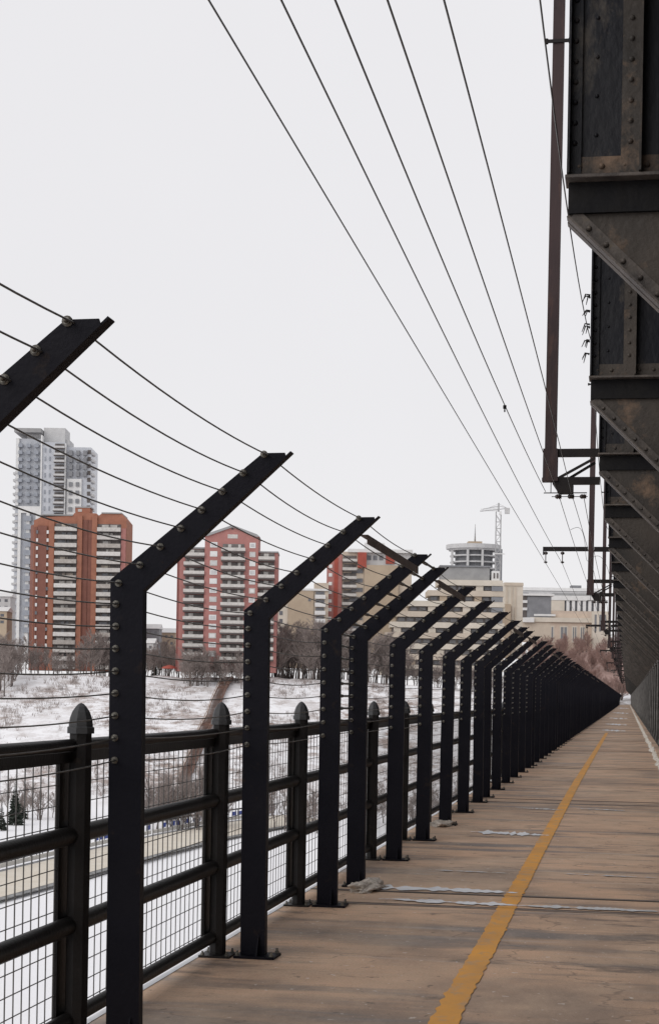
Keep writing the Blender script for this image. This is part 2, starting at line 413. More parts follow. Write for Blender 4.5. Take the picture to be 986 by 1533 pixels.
# wires
for w, (x, z) in enumerate(WP):
    rnd = random.Random(w*17+3); mb = MB(); pts = []
    for i in range(len(ys)-1):
        a, c = ys[i], ys[i+1]; L_ = c-a
        near = a < 66; ns = 12 if a < 24 else (6 if near else 2)
        sag = (.014 + .014*rnd.random())*(L_/2.4)**2 if round(c,3) not in seconds else 0.0
        if z > 2.12: sag *= 1.25
        for k in range(ns):
            t = k/ns; pts.append((x, a+L_*t, z - 4*sag*t*(1-t)))
    pts.append((x, ys[-1], z))
    mb.tube(pts, .0034, 5)
    o = mb.build('fence_wire', M['wire'])
    fromtop = len(WP)-1-w
    lab = 'topmost fence wire, running through the very tips of the bent arms' if fromtop == 0 else ('lowest fence wire, sagging just below the top rail' if w == 0 else ORD[fromtop]+' fence wire down from the arm tips, strung through the black posts')
    tag(o, lab, 'wire', 'wires strung through the bent posts')

# ------------------------------------------------------------------ railing
rail_y = [y for y in ys if round(y,3) not in seconds]
def rail_post_parts(root=None):
    mb = MB(); mb.lathe((0,0,0), [(.052,0),(.052,1.42)], 8, 'z', False); mb.box(-.095,.095,-.095,.095,.001,.014)
    shaft = mb
    cp = MB(); cp.lathe((0,0,0), [(.0001,1.405),(.064,1.405),(.064,1.432),(.057,1.437),(.057,1.447),(.052,1.475),(.042,1.502),(.026,1.525),(.012,1.538),(.0001,1.543)], 8, 'z', False)
    return shaft, cp
rp0 = empty('railing_post'); s_, c_ = rail_post_parts(); s_.build('shaft', M['rail'], rp0); c_.build('finial', M['cap'], rp0)
mb = MB()
for sx in (-.075,.075):
    for sy in (-.075,.075): mb.lathe((sx, sy, .014), [(.011,0),(.011,.012),(.006,.014),(.006,.026),(.0001,.026)], 6, 'z', False)
mb.build('anchor_nuts', M['bolt'], rp0)
s_, c_ = rail_post_parts(); s_.use(M['rail']); s_.mats=[M['rail']]; s_.v += []; k=len(s_.v)
s_.use(M['cap']); s_.add(c_.v, c_.f); rpf = s_.build('railing_post')
fn = ff = True
visr = [y for y in rail_y if y > 6]
for y in rail_y:
    if y < 75: o = rp0 if fn else copy_tree(rp0); fn = False
    else:
        if ff: o = rpf; ff = False
        else: o = rpf.copy(); C.objects.link(o)
    o.location = (RX, y+.0, 0)
    if y < 6: lab = 'dark railing post with pointed cap outside the left edge of the picture'
    else:
        k = visr.index(y)
        lab = 'nearest dark railing post with bullet shaped cap, left of the closest fence post' if k == 0 else (ORD[k]+' dark railing post with bullet shaped cap from the camera' if k < 22 else 'tiny distant railing post with pointed cap behind the merging fence posts')
    tag(o, lab, 'railing post', 'railing posts with bullet caps')
RZ = [(1.352,.029),(.945,.042),(.54,.042),(.115,.036)]
def rail_panel_parts():                              # unit length panel along +y
    out = []
    for i, (z, r) in enumerate(RZ):
        mb = MB(); mb.tube([(0,0,z),(0,1,z)], r, 10, False); out.append(('top_rail' if i == 0 else 'rail', mb, M['rail']))
    mb = MB(); mb.box(-.03,-.0,0,1,1.272,1.322); mb.box(-.055,-.035,.0,.03,.1,1.271); mb.box(-.055,-.035,.968,1.0,.1,1.271); out.append(('panel_frame', mb, M['rail']))
    mb = MB(); x = -.048; n = 27; w = .0019
    for k in range(1, n):
        yy = k/n; mb.box(x-w, x+w, yy-w/1.45, yy+w/1.45, .10, 1.29)
    for k in range(13):
        zz = .14+.094*k; mb.box(x-w+.0045, x+w+.0045, 0, 1, zz-w, zz+w)
    out.append(('wire_mesh', mb, M['mesh']))
    return out
pp0 = empty('pipe_railing')
for nme, mb, m in rail_panel_parts(): mb.build(nme, m, pp0)
pf = MB()
for nme, mb, m in rail_panel_parts():
    pf.use(m)
    if nme == 'wire_mesh':
        pass
    pf.add(mb.v, mb.f)
pf0 = pf.build('pipe_railing')
fn = ff = True
for i in range(len(rail_y)-1):
    a, c = rail_y[i]+.0, rail_y[i+1]+.0
    if a < 66: o = pp0 if fn else copy_tree(pp0); fn = False
    else:
        if ff: o = pf0; ff = False
        else: o = pf0.copy(); C.objects.link(o)
    o.location = (RX-.03, a, 0); o.scale = (1, c-a, 1)
    if c < 5: lab = 'railing panel beyond the left edge of the picture'
    elif a in (rail_y[0],) : lab = 'railing panel'
    else:
        k = [q for q in rail_y if q > 4].index(rail_y[i]) if rail_y[i] > 4 else 0
        lab = 'railing panel of dark pipes and wire mesh at the left edge of the picture' if k == 0 else (ORD[k]+' railing panel of dark pipes and wire mesh from the left edge' if k < 20 else 'tiny distant railing panel of pipes and mesh behind the merging posts')
    tag(o, lab, 'railing', 'railing panels of pipe and mesh')

# ------------------------------------------------------------------ steel structure on the right
BY = [-1.4, 4.05, 9.5, 15.4, 20.2, 25.5, 30.6, 36.2]
while BY[-1] < YEND-4: BY.append(BY[-1]+5.4)
ZB = 4.52; XE = -.385
def rivet(mb, x, y, z, r=.018, axis='y', sgn=-1):
    pr = [(r, 0), (r*.86, sgn*r*.45), (r*.5, sgn*r*.78), (.0001, sgn*r*.88)]
    mb.lathe((x, y, z), pr, 8, axis)
def make_bracket(full=True):
    root = empty('floor_beam_bracket')
    # girder web
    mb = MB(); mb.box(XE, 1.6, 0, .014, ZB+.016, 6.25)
    if full:
        for k in range(5):                            # dimples and odd rivets
            rivet(mb, XE+.16, -.001, ZB+.25+.22*k, .013)
    mb.build('web_plate', M['steel_blue'], root)
    # bottom flange and its angle leg on the face
    mb = MB(); mb.box(XE-.006, 1.6, -.085, .12, ZB-.010, ZB+.010); mb.build('bottom_flange', M['steel_edge'], root, .003)
    mb = MB(); mb.box(XE, 1.6, -.013, -.001, ZB+.016, ZB+.125)
    if full:
        x = XE+.07
        while x < 1.5: rivet(mb, x, -.013, ZB+.07); x += .125
    mb.build('flange_angle', M['steel_tan'], root)
    # stiffeners
    for q, sx in enumerate((XE+.005, XE+.30, XE+.9, XE+1.5)):
        mb = MB(); wdt = .10 if q else .075
        mb.box(sx, sx+wdt, -.026, -.014, ZB+.017, 6.24); mb.box(sx+(wdt if q else 0), sx+(wdt if q else 0)+.012, -.10, -.026, ZB+.018, 6.24)
        if full:
            z = ZB+.20
            while z < 6.1: rivet(mb, sx+wdt*.5, -.026, z, .017); z += .115
        mb.build('stiffener', M['steel_tan'] if q else M['steel_blue'], root)
    # knee gusset below
    e = [(XE+.01, ZB-.014), (XE+.01, ZB-.22), (1.02, 2.93), (1.5, 2.93), (1.5, ZB-.014)]
    mb = MB(); mb.prism(e[::-1], .03, .042)
    mb.build('knee_plate', M['steel_tan'], root)
    d = Vector((1.02-(XE+.01), 0, 2.93-(ZB-.22))); L_ = d.length; d.normalize(); up = Vector((-d.z, 0, d.x))
    a = Vector((XE+.01, 0, ZB-.22))
    mb = MB()
    def strip(o0, o1, y0, y1, t0=0.0, t1=None):
        t1 = L_ if t1 is None else t1
        vs = []
        for yy in (y0, y1):
            for t_, o_ in ((t0,o0),(t1,o0),(t1,o1),(t0,o1)):
                p = a + d*t_ + up*o_; vs.append((p.x, yy, p.z))
        mb.add(vs, ((0,1,2,3),(7,6,5,4),(0,4,5,1),(1,5,6,2),(2,6,7,3),(3,7,4,0)))
    strip(.0, .085, .016, .029, .0); strip(-.004, .008, -.075, .015)
    strip(-.004, .006, .043, .13)
    if full:
        t_ = .12
        while t_ < L_-.05:
            p = a + d*t_ + up*.047; rivet(mb, p.x, .016, p.z, .018); t_ += .135
    mb.build('knee_flange', M['steel_edge'], root)
    mb = MB(); mb.box(XE+.02, XE+.35, .018, .029, ZB-.20, ZB-.03)
    # recess between flange and knee: a black plate paints its shade
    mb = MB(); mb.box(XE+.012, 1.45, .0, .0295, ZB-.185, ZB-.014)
    mb.build('recess_shade_plate', M['steel_shade'], root)
    return root
br0 = make_bracket(True); brf = make_bracket(False)
fn = ff = True; nv = 0
for y in BY:
    if y < 75: o = br0 if fn else copy_tree(br0); fn = False
    elif y < 185: o = brf if ff else copy_tree(brf); ff = False
    else: break
    o.location = (0, y, 0)
    if y < 5: lab = 'steel bracket overhead behind the picture edge'
    else:
        lab = ['biggest riveted steel beam and knee bracket at the top right corner','second riveted steel bracket down the right edge, with wire spikes on its end','third riveted steel bracket, level with the lower end of the maroon mast'][nv] if nv < 3 else (ORD[nv]+' riveted steel bracket in the receding row on the right' if nv < 14 else 'far riveted steel bracket blending into the row on the right')
        nv += 1
    tag(o, lab, 'steel bracket', 'riveted brackets under the upper deck')
# far brackets as simpler single meshes
mbf = MB(); mbf.use(M['steel_blue']); mbf.box(XE, 1.6, 0, .05, ZB, 6.25); mbf.use(M['steel']); mbf.prism([(XE, ZB), (XE, ZB-.2), (1.02, 2.93), (1.5, 2.93), (1.5, ZB)][::-1], .0, .05)
fb = mbf.build('floor_beam_bracket'); first = True
for y in BY:
    if y < 185: continue
    o = fb if first else fb.copy()
    if not first: C.objects.link(o)
    first = False; o.location = (0, y, 0)
    tag(o, 'far riveted steel bracket blending into the row on the right', 'steel bracket', 'riveted brackets under the upper deck')
# upper deck, girder, lower roadway
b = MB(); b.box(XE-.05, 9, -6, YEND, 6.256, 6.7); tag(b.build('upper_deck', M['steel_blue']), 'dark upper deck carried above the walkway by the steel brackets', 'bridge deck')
root = empty('truss', (1.05, 0, 0), 0, 'riveted steel truss dividing the walkway from the roadway', 'truss')
b = MB(); b.box(0, .45, -6, YEND, 2.94, 3.38); b.build('chord', M['steel'], root)
b = MB(); b.box(.2, .25, -6, YEND, 3.38, 6.25); b.build('upper_web', M['steel_blue'], root)
y = 2.0; k = 0
while y < YEND:
    b = MB(); b.box(0, .035, y, y+.26, .131, 2.93); b.box(.035, .34, y+.11, y+.15, .131, 2.93); b.box(.34, .375, y, y+.26, .131, 2.93)
    b.box(-.02,.0,y-.05,y+.31,.131,.30)
    b.build('upright', M['barrier'], root); y += 5.4; k += 1
b = MB(); b.box(1.0, 9, -6, YEND, -.4, -.05); tag(b.build('roadway', mat('asphalt', g(.05,.05,.05), g(.08,.078,.075), 3, .85)), kind='structure')
root = empty('roadside_barrier', (1.46, 0, 0), 0, 'grey steel barrier behind the truss uprights on the right', 'barrier')
b = MB()
for z in (.35, .8, 1.25, 1.7): b.box(0, .05, -6, YEND, z, z+.10)
b.build('rail', M['barrier'], root)
b = MB(); b.box(8.6, 9, -6, YEND, 2.9, 6.25)
y = 0
while y < YEND: b.box(8.6, 8.9, y, y+.3, -.05, 2.9); y += 6.8
tag(b.build('far_truss', M['steel']), 'dark truss on the far side of the roadway', 'truss')
# edge girder under the walkway
b = MB(); b.box(-2.50, -2.2, -6, YEND, -1.3, -.281); b.box(.6, .95, -6, YEND, -1.6, -.281)
tag(b.build('edge_girder', M['steel']), 'black girder carrying the edge of the walkway', 'girder')
# bridge piers
for i, y in enumerate((100, 200, 300, 390)):
    r = empty('bridge_pier', (2.5, y, -27.6), 0, 'steel trestle pier holding up the bridge, %s from the near end' % ORD[i], 'bridge pier', 'piers under the bridge')
    mb = MB()
    for sx in (-4.4, 6): mb.beam((sx*1.3, -1.5, 2), (sx, -1.5, 26.2), .8, .8); mb.beam((sx*1.3, 1.5, 2), (sx, 1.5, 26.2), .8, .8)
    mb.build('legs', M['steel'], r)
    mb = MB(); mb.box(-8, 10, -3, 3, -1, 2); mb.build('footing', M['walk'], r)
    mb = MB(); mb.beam((-5.6,-1.5,3),(6.4,-1.5,25),.3,.3); mb.beam((7.6,-1.5,3),(-4.6,-1.5,25),.3,.3); mb.box(-5.2,6.6,-1.8,1.8,25.3,26.2); mb.build('bracing', M['steel'], r)

# spikes on the end of the second bracket
rnd = random.Random(5); sp_root = empty('wire_spikes', (XE-.007, BY[3], 4.7), 0, 'tuft of black spikes sticking out from the end of the second steel bracket', 'spikes')
for k in range(5):
    z = .02 + .135*k
    for q in range(3):
        a = rnd.uniform(-1.0,.5); L_ = rnd.uniform(.03,.075); mb = MB()
        p = Vector((0, .02*q, z+.03*rnd.random()))
        mb.tube([p, p+Vector((-L_*.6, 0, .01)), p+Vector((-L_, 0, -.05+.03*a))], [.010,.007,.003], 5); mb.build('spike', M['arm'], sp_root)

# ------------------------------------------------------------------ masts and overhead lines
MY = [-1.95+22.23*i for i in range(13)]; MY[1] = 20.3
MX = -.957
def make_mast(cross):
    r = empty('line_mast')
    m = Matrix.Translation((MX, 0, 4.5)) @ Matrix.Rotation(R(.15), 4, 'Y')
    mb = MB(); mb.box(-.068, .068, -.07, .07, 0.02, 7.2, m); mb.box(-.087,.087,-.082,.082,-.25,.1,m); mb.box(-.095,.095,-.09,.09,-.29,-.25,m)
    for k in range(10): mb.lathe(tuple(m @ Vector((-.04 if k%2 else .04, -.0701, .5+.7*k))), [(.006,0),(.005,-.003),(.0001,-.004)], 6, 'y')
    mb.build('mast_post', M['mast'], r)
    mb = MB(); q = m @ Vector((0,0,5.0)); mb.box(q.x-.14, q.x+.14, -.09, -.072, q.z-.02, q.z+.02); mb.lathe((q.x-.14,-.08,q.z-.03),[(.02,0),(.02,.06),(.0001,.06)],8); mb.lathe((q.x+.14,-.08,q.z-.03),[(.02,0),(.02,.06),(.0001,.06)],8); mb.build('clamp', M['arm'], r)
    mb = MB(); mb.box(MX+.05, XE+.02, -.05, .05, 4.51, 4.60); mb.build('upper_arm', M['arm'], r)
    mb = MB(); mb.box(MX+.05, XE+.02, -.052, .052, 4.175, 4.26); mb.build('lower_arm', M['arm'], r)
    mb = MB(); mb.beam((MX+.10, -.03, 4.25), (XE-.04, -.03, 4.49), .035, .03); mb.beam((MX+.22, .03, 4.25), (XE-.04, .03, 4.44), .035, .03); mb.build('arm_brace', M['arm'], r)
    mb = MB(); mb.prism([(MX+.03,4.18),(MX+.11,4.06),(MX+.28,4.06),(MX+.28,4.165),(MX+.10,4.24),(MX+.03,4.24)], -.05, .05); mb.build('foot_box', M['arm'], r)
    mb = MB(); mb.tube([(MX-.075,0,4.075),(MX+.44,0,4.075)], .007, 6); mb.tube([(MX+.01,0,4.075),(MX+.01,0,4.22)], .006, 6); mb.tube([(MX+.02,0,4.03),(MX+.45,0,4.03)], .005, 6)
    mb.build('insulator_bar', M['arm'], r)
    for x in LX: 
        mb = MB(); mb.lathe((x,0,4.03), [(.0001,-.05),(.018,-.045),(.032,-.018),(.020,-.010),(.036,.006),(.02,.012),(.03,.028),(.0001,.032)], 10, 'x'); mb.build('insulator', M['porc'], r)
    if cross:
        mb = MB(); mb.box(-2.157, MX-.076, -.045, .045, 5.31, 5.42); mb.box(-2.157,-2.12,-.045,.045,5.22,5.30); mb.box(MX+.0765, XE+.02,-.045,.045,5.30,5.42); mb.build('crossarm', M['arm'], r)
        for x in (-2.084, -1.666):
            mb = MB(); mb.lathe((x,0,5.0), [(.0001,.0),(.02,.005),(.055,.035),(.03,.05),(.012,.06),(.012,.17),(.012,.22),(.045,.235),(.055,.27),(.02,.30)], 10); mb.build('insulator', M['porc'], r)
    return r
LX = [-.849, -.698, -.554]
m0 = make_mast(False); m1 = make_mast(True); used = {0: False, 1: False}
for i, y in enumerate(MY):
    k = 1 if i % 2 == 0 else 0
    base = m1 if k else m0
    o = base if not used[k] else copy_tree(base); used[k] = True
    o.location = (0, y, 0); o.rotation_euler = (0,0,0)
    lab = ['maroon mast behind the camera side of the bridge','tall maroon mast in the upper right, closest to the camera','second maroon mast, with a long black crossarm reaching left over the fence','third maroon mast, seen right of the crossarm mast','fourth maroon mast with a small far crossarm'][i] if i < 5 else 'tiny far maroon mast close to the vanishing point'
    tag(o, lab, 'line mast', 'maroon masts hung beside the brackets')
def line_wire(name, x, z, supports, sag, lab, x1=None, r=.0043):
    mb = MB(); pts = []
    for i in range(len(supports)-1):
        a, c = supports[i], supports[i+1]; ns = 22 if a < 30 else 8
        for k in range(ns):
            t = k/ns; pts.append((x, a+(c-a)*t, z-4*sag*t*(1-t)))
    pts.append((x, supports[-1], z)); mb.tube(pts, r, 6)
    tag(mb.build(name, M['line']), lab, 'wire', 'overhead lines')
line_wire('overhead_line', -1.01, 4.09, MY[:2], .16, 'third overhead line from the left, ending under the nearest maroon mast')
line_wire('overhead_line', LX[0], 4.04, MY, .06, 'fourth overhead line from the left')
line_wire('overhead_line', LX[1], 4.06, MY, -.08, 'fifth overhead line from the left')
line_wire('overhead_line', LX[2], 4.03, MY[1:], .12, 'overhead line starting at the rightmost insulator under the nearest mast')
line_wire('overhead_line', -2.084, 5.01, MY[::2], .0, 'leftmost overhead line, held by the tip of the long crossarm', r=.006)
line_wire('overhead_line', -1.666, 5.0, MY[::2], .17, 'second overhead line from the left, held by the crossarm', r=.006)
line_wire('overhead_line', -.50, 5.9, MY, .72, 'overhead line passing behind the top of the nearest maroon mast', r=.0052)
# little clip on the third line and loose jumper loops
mb = MB(); mb.lathe((-1.01, 13.5, 3.94), [(.0001,-.02),(.014,-.012),(.014,.014),(.0001,.02)], 8); mb.lathe((-1.01, 13.5, 3.92), [(.006,-.02),(.006,.0)], 6)
tag(mb.build('line_clip', M['arm']), 'tiny dark clip on the third overhead line against the sky', 'clip')
mb = MB(); pts = []
for k in range(30):
    t = k/29; pts.append((LX[0]+.05+.5*t+.05*math.sin(t*9), 23+4*t, 3.9-.35*t+.12*math.sin(t*11)))
mb.tube(pts, .003, 5); tag(mb.build('loose_wire', M['line']), 'thin curly loose wire dangling below the overhead lines past the mast', 'wire')

# ------------------------------------------------------------------ terrain
def sst(a, b_, x):
    t = max(0, min(1, (x-a)/(b_-a))); return t*t*(3-2*t)
def crest(xc):                                       # plateau height above the eye along the bank
    return 4.2 - 4.6*sst(-5, 75, xc)
def hgt(xc, d):
    """terrain height (world z) from camera-frame lateral xc and depth d"""
    lo = -29.0
    foot = 236 + 6*math.sin(xc*.04); top = 292
    c = crest(xc*292/max(d,292))
    t = max(0, min(1, (d-foot)/(top-foot)))
    z = lo + (c-lo)*(t*t*(3-2*t)*.45 + t*.55)
    if d > 300:
        px = xc/d*F
        z += sst(300, 420, d)*(1.5 + 19*sst(230, 330, px))
        z += sst(600, 1600, d)*10
    if 236 < d < 300:
        z += 1.0*noise.noise((xc*.09, d*.12, 0)) + .5*noise.noise((xc*.3, d*.35, 2))
    if d < 236: z += .5*noise.noise((xc*.02, d*.02, 4))
    return z + EYE
def bank_height(xc, d): return hgt(xc, d)
def snow_ground():
    m = bpy.data.materials.new('snowy_ground'); m.use_nodes = True
    nt = m.node_tree; N = nt.nodes; L = nt.links; b = N['Principled BSDF']; b.inputs['Roughness'].default_value = .9
    geo = N.new('ShaderNodeNewGeometry')
    def nz(scale, lo, hi, stretch=(1,1,1), detail=8, rough=.65, loc=(0,0,0)):
        mp = N.new('ShaderNodeMapping'); mp.inputs['Scale'].default_value = stretch; mp.inputs['Rotation'].default_value = (0,0,-TH); mp.inputs['Location'].default_value = loc
        L.new(geo.outputs['Position'], mp.inputs['Vector'])
        n = N.new('ShaderNodeTexNoise'); n.inputs['Scale'].default_value = scale; n.inputs['Detail'].default_value = detail; n.inputs['Roughness'].default_value = rough
        L.new(mp.outputs[0], n.inputs['Vector'])
        r = N.new('ShaderNodeMapRange'); r.inputs['From Min'].default_value = lo; r.inputs['From Max'].default_value = hi
        L.new(n.outputs['Fac'], r.inputs['Value']); return r.outputs[0]
    big = nz(.03, .44, .56, loc=(4,9,0))                     # where the slope is grassy
    fine = nz(.30, .45, .55, (.5, .8, 2.2), 12, .82)
    # slope mask: steep bank only (world normal z)
    sx = N.new('ShaderNodeSeparateXYZ'); L.new(geo.outputs['Position'], sx.inputs[0])
    ms = N.new('ShaderNodeMapRange'); ms.inputs['From Min'].default_value = -26.5; ms.inputs['From Max'].default_value = -20; L.new(sx.outputs['Z'], ms.inputs['Value'])
    ml = N.new('ShaderNodeMath'); ml.operation = 'MULTIPLY'; L.new(ms.outputs[0], ml.inputs[0]); L.new(fine, ml.inputs[1])
    mb_ = N.new('ShaderNodeMapRange'); mb_.inputs['To Min'].default_value = .30; L.new(big, mb_.inputs['Value'])
    m2 = N.new('ShaderNodeMath'); m2.operation = 'MULTIPLY'; L.new(ml.outputs[0], m2.inputs[0]); L.new(mb_.outputs[0], m2.inputs[1])
    g1 = nz(2.5, .4, .62)
    gc = N.new('ShaderNodeMix'); gc.data_type = 'RGBA'; gc.inputs['A'].default_value = g(.40,.32,.28); gc.inputs['B'].default_value = g(.20,.155,.14); L.new(g1, gc.inputs['Factor'])
    mx = N.new('ShaderNodeMix'); mx.data_type = 'RGBA'; mx.inputs['A'].default_value = g(.84,.84,.86); L.new(gc.outputs['Result'], mx.inputs['B']); L.new(m2.outputs[0], mx.inputs['Factor'])
    L.new(mx.outputs['Result'], b.inputs['Base Color'])
    return m
M['ground'] = snow_ground()
ds = [-80, 0, 50, 100, 150, 190, 215] + [228+2.0*i for i in range(42)] + [315, 330, 345, 360, 380, 400, 430, 480, 550, 650, 800, 1100, 1600, 2500, 4500]
xs = [-4500, -2500, -1200, -700, -400, -260] + [-200+2.6*i for i in range(132)] + [150, 180, 230, 320, 500, 900, 1800, 4500]
v = []
for d in ds:
    for xc in xs: v.append(W(xc, d, hgt(xc, d)))
nx = len(xs)
b = MB(); b.add(v, [(j*nx+i, j*nx+i+1, (j+1)*nx+i+1, (j+1)*nx+i) for j in range(len(ds)-1) for i in range(nx-1)], True)
tag(b.build('ground', M['ground']), kind='structure')

# riverside road on the valley floor
RA = [(-95, 58), (-70, 95), (-47, 146), (-25, 193), (-8, 226), (8, 254)]
RA = [(-70, 92), (-47.5, 146), (-37, 172), (-27.5, 197), (-19, 214), (-6, 232)]
def roadstrip(off0, off1, dz, name, m):
    mb = MB(); v = []
    P_ = []
    for i in range(len(RA)-1):
        for k in range(6):
            t = k/6; P_.append((RA[i][0]+(RA[i+1][0]-RA[i][0])*t, RA[i][1]+(RA[i+1][1]-RA[i][1])*t))
    P_.append(RA[-1])
    for i, p in enumerate(P_):
        q0 = P_[max(0,i-1)]; q1 = P_[min(len(P_)-1, i+1)]
        dx, dy = q1[0]-q0[0], q1[1]-q0[1]; l_ = math.hypot(dx, dy); nx_, ny_ = -dy/l_, dx/l_
        z = hgt(p[0], min(p[1], 235))+.55
        for o_ in (off0, off1): v.append(W(p[0]+nx_*o_, p[1]+ny_*o_, z+dz))
    mb.add(v, [(2*i, 2*i+1, 2*i+3, 2*i+2) for i in range(len(P_)-1)])
    return mb.build(name, m), P_
M['sandroad'] = mat('sanded_road', g(.60,.54,.45), g(.66,.61,.53), .3, .9, c3=g(.42,.40,.37), s3=2, lo3=.6, hi3=.75)
o, P_ = roadstrip(-6.2, 6.2, .02, 'riverside_road', M['sandroad']); tag(o, kind='structure')
M['wet'] = mat('dark_slush_edge', g(.10,.10,.10), g(.3,.3,.3), 1.2, .8)
o, _ = roadstrip(-7.6, -6.25, .0, 'road_shoulder', M['wet']); tag(o, kind='structure')
o, _ = roadstrip(6.25, 7.4, .0, 'road_verge', M['wet']); tag(o, kind='structure')
# barrier on its far side: pale kerb blocks with blue panels
M['cream'] = mat('cream_concrete', g(.62,.60,.55), g(.5,.48,.45), .4, .85)
M['blue'] = mat('blue_panel', g(.03,.06,.30), g(.05,.09,.35), 3, .6)
M['dkband'] = mat('dark_band', g(.05,.05,.055), None, 3, .7)
rt = empty('road_fence', W(P_[12][0], P_[12][1], -27), 0, 'low fence with blue panels along the far side of the sandy riverside road', 'fence')
mbp, mbb, mbd = MB(), MB(), MB(); org = Vector(rt.location)
rnd = random.Random(9)
for i in range(len(P_)-1):
    p, q = P_[i], P_[i+1]; dx, dy = q[0]-p[0], q[1]-p[1]; l_ = math.hypot(dx, dy); nx_, ny_ = -dy/l_, dx/l_
    z = hgt(p[0], min(p[1], 235))+.6; z2 = hgt(q[0], min(q[1], 235))+.6
    A = W(p[0]+nx_*8.2, p[1]+ny_*8.2, z)-org; B_ = W(q[0]+nx_*8.2, q[1]+ny_*8.2, z2)-org
    mbp.beam(A+Vector((0,0,.35)), B_+Vector((0,0,.35)), .3, .7)
    mbd.beam(A+Vector((0,0,2.3)), B_+Vector((0,0,2.3)), .15, .3)
    nst = int(l_/1.4)
    for k in range(nst):
        c0 = A + (B_-A)*(k/nst); c1 = A + (B_-A)*((k+.75)/nst)
        mbd.beam(c0+Vector((0,0,.7)), c0+Vector((0,0,2.2)), .12, .12)
        if rnd.random() < .6: mbb.beam(c0+Vector((0,0,1.35)), c1+Vector((0,0,1.35)), .08, .9)
mbp.build('kerb_block', M['cream'], rt); mbd.build('rail', M['dkband'], rt); mbb.build('blue_panel', M['blue'], rt)

# wooden staircase climbing the bank
st = empty('hill_staircase', (0,0,0), 0, 'brown wooden staircase climbing the snowy bank behind the second fence bay', 'staircase')
M['wood'] = mat('weathered_wood', g(.22,.13,.10), g(.13,.08,.065), 1.5, .85)
def slope_pt(px, d, up=0.0, dx=0.0):
    xc = (px-CX)/F*d + dx; return W(xc, d, hgt(xc, d)+up)
sp = [(342, 291), (331, 281), (319, 271), (305, 262), (290, 253), (276, 245)]
steps = MB(); sn = 200
def sinterp(t):
    t *= len(sp)-1; i = min(int(t), len(sp)-2); f = t-i
    return sp[i][0]+(sp[i+1][0]-sp[i][0])*f, sp[i][1]+(sp[i+1][1]-sp[i][1])*f
for k in range(sn):
    px, d = sinterp(k/(sn-1)); a = slope_pt(px, d, .9, -1.3); c = slope_pt(px, d, .9, 1.3); c.z = a.z = (a.z+c.z)/2
    steps.beam(a, c, .45, .08)
steps.build('treads', M['wood'], st)
M['wood2'] = mat('pale_wood', g(.42,.33,.28), g(.3,.22,.18), 1.5, .85)
for sgn in (-1, 1):
    mb = MB()
    prev = None
    for k in range(0, 23):
        px, d = sinterp(k/22); p = slope_pt(px, d, .8, 1.35*sgn)
        mb.beam(p, p+Vector((0,0,1.15)), .12, .12)
        if prev is not None:
            mb.beam(prev+Vector((0,0,.0)), p, .14, .5); mb.beam(prev+Vector((0,0,1.15)), p+Vector((0,0,1.15)), .12, .12)
        prev = p
    mb.build('handrail', M['wood'] if sgn > 0 else M['wood2'], st)

# ------------------------------------------------------------------ buildings (local frame: x right, y away, z up)
def glassy(name, c1, c2, rough=.25): return mat(name, c1, c2, .5, rough)  # building colours below are lightened, with distance haze put into them
M['glass_grey'] = glassy('glass_bluegrey', g(.44,.46,.50), g(.54,.56,.60), .35)
M['glass_dark'] = glassy('glass_dark', g(.10,.105,.12), g(.20,.20,.215), .25)
M['balc2'] = mat('balcony_stained', g(.46,.43,.40), g(.34,.31,.28), 1.2, .8)
M['balc3'] = mat('balcony_bright', g(.70,.69,.67), g(.58,.56,.54), 1.2, .8)
M['curtain'] = mat('curtains', g(.55,.50,.42), g(.3,.25,.22), .8, .8)
M['towerwin'] = glassy('tower_windows', g(.25,.27,.31), g(.34,.36,.40), .25)
M['conc'] = mat('concrete_panel', g(.56,.56,.56), g(.48,.48,.485), .4, .85)
M['white'] = mat('white_panel', g(.74,.74,.73), g(.66,.66,.66), .5, .8)
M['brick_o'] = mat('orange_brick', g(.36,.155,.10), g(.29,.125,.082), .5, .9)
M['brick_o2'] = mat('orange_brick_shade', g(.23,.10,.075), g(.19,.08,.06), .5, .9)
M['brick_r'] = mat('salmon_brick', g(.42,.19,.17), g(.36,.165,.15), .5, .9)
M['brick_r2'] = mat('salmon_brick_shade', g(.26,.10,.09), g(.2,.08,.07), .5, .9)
M['recess'] = mat('balcony_recess', g(.085,.078,.078), g(.20,.18,.17), .9, .8)  # dark tone of flat panels, painting the shade inside the balconies
M['balc'] = mat('balcony_white', g(.60,.58,.55), g(.46,.44,.42), 1.2, .8)
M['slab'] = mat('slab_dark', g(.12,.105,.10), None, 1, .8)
M['beige'] = mat('beige_concrete', g(.60,.52,.43), g(.52,.45,.37), .3, .9)
M['beige2'] = mat('tan_concrete', g(.48,.39,.29), g(.42,.335,.25), .3, .9)
M['beige3'] = mat('pale_beige', g(.66,.60,.52), g(.58,.53,.45), .3, .9)
M['sand'] = mat('sandstone', g(.62,.51,.42), g(.54,.44,.36), .4, .9)
M['greyroof'] = mat('grey_roof', g(.28,.28,.285), g(.34,.34,.34), .4, .8)
M['slate'] = mat('slate_panel', g(.19,.195,.21), g(.24,.245,.26), .4, .7)
M['red'] = mat('red_panel', g(.38,.085,.06), g(.32,.07,.05), .5, .8)
M['cranew'] = mat('crane_grey', g(.32,.32,.33), g(.45,.45,.45), 1, .6)

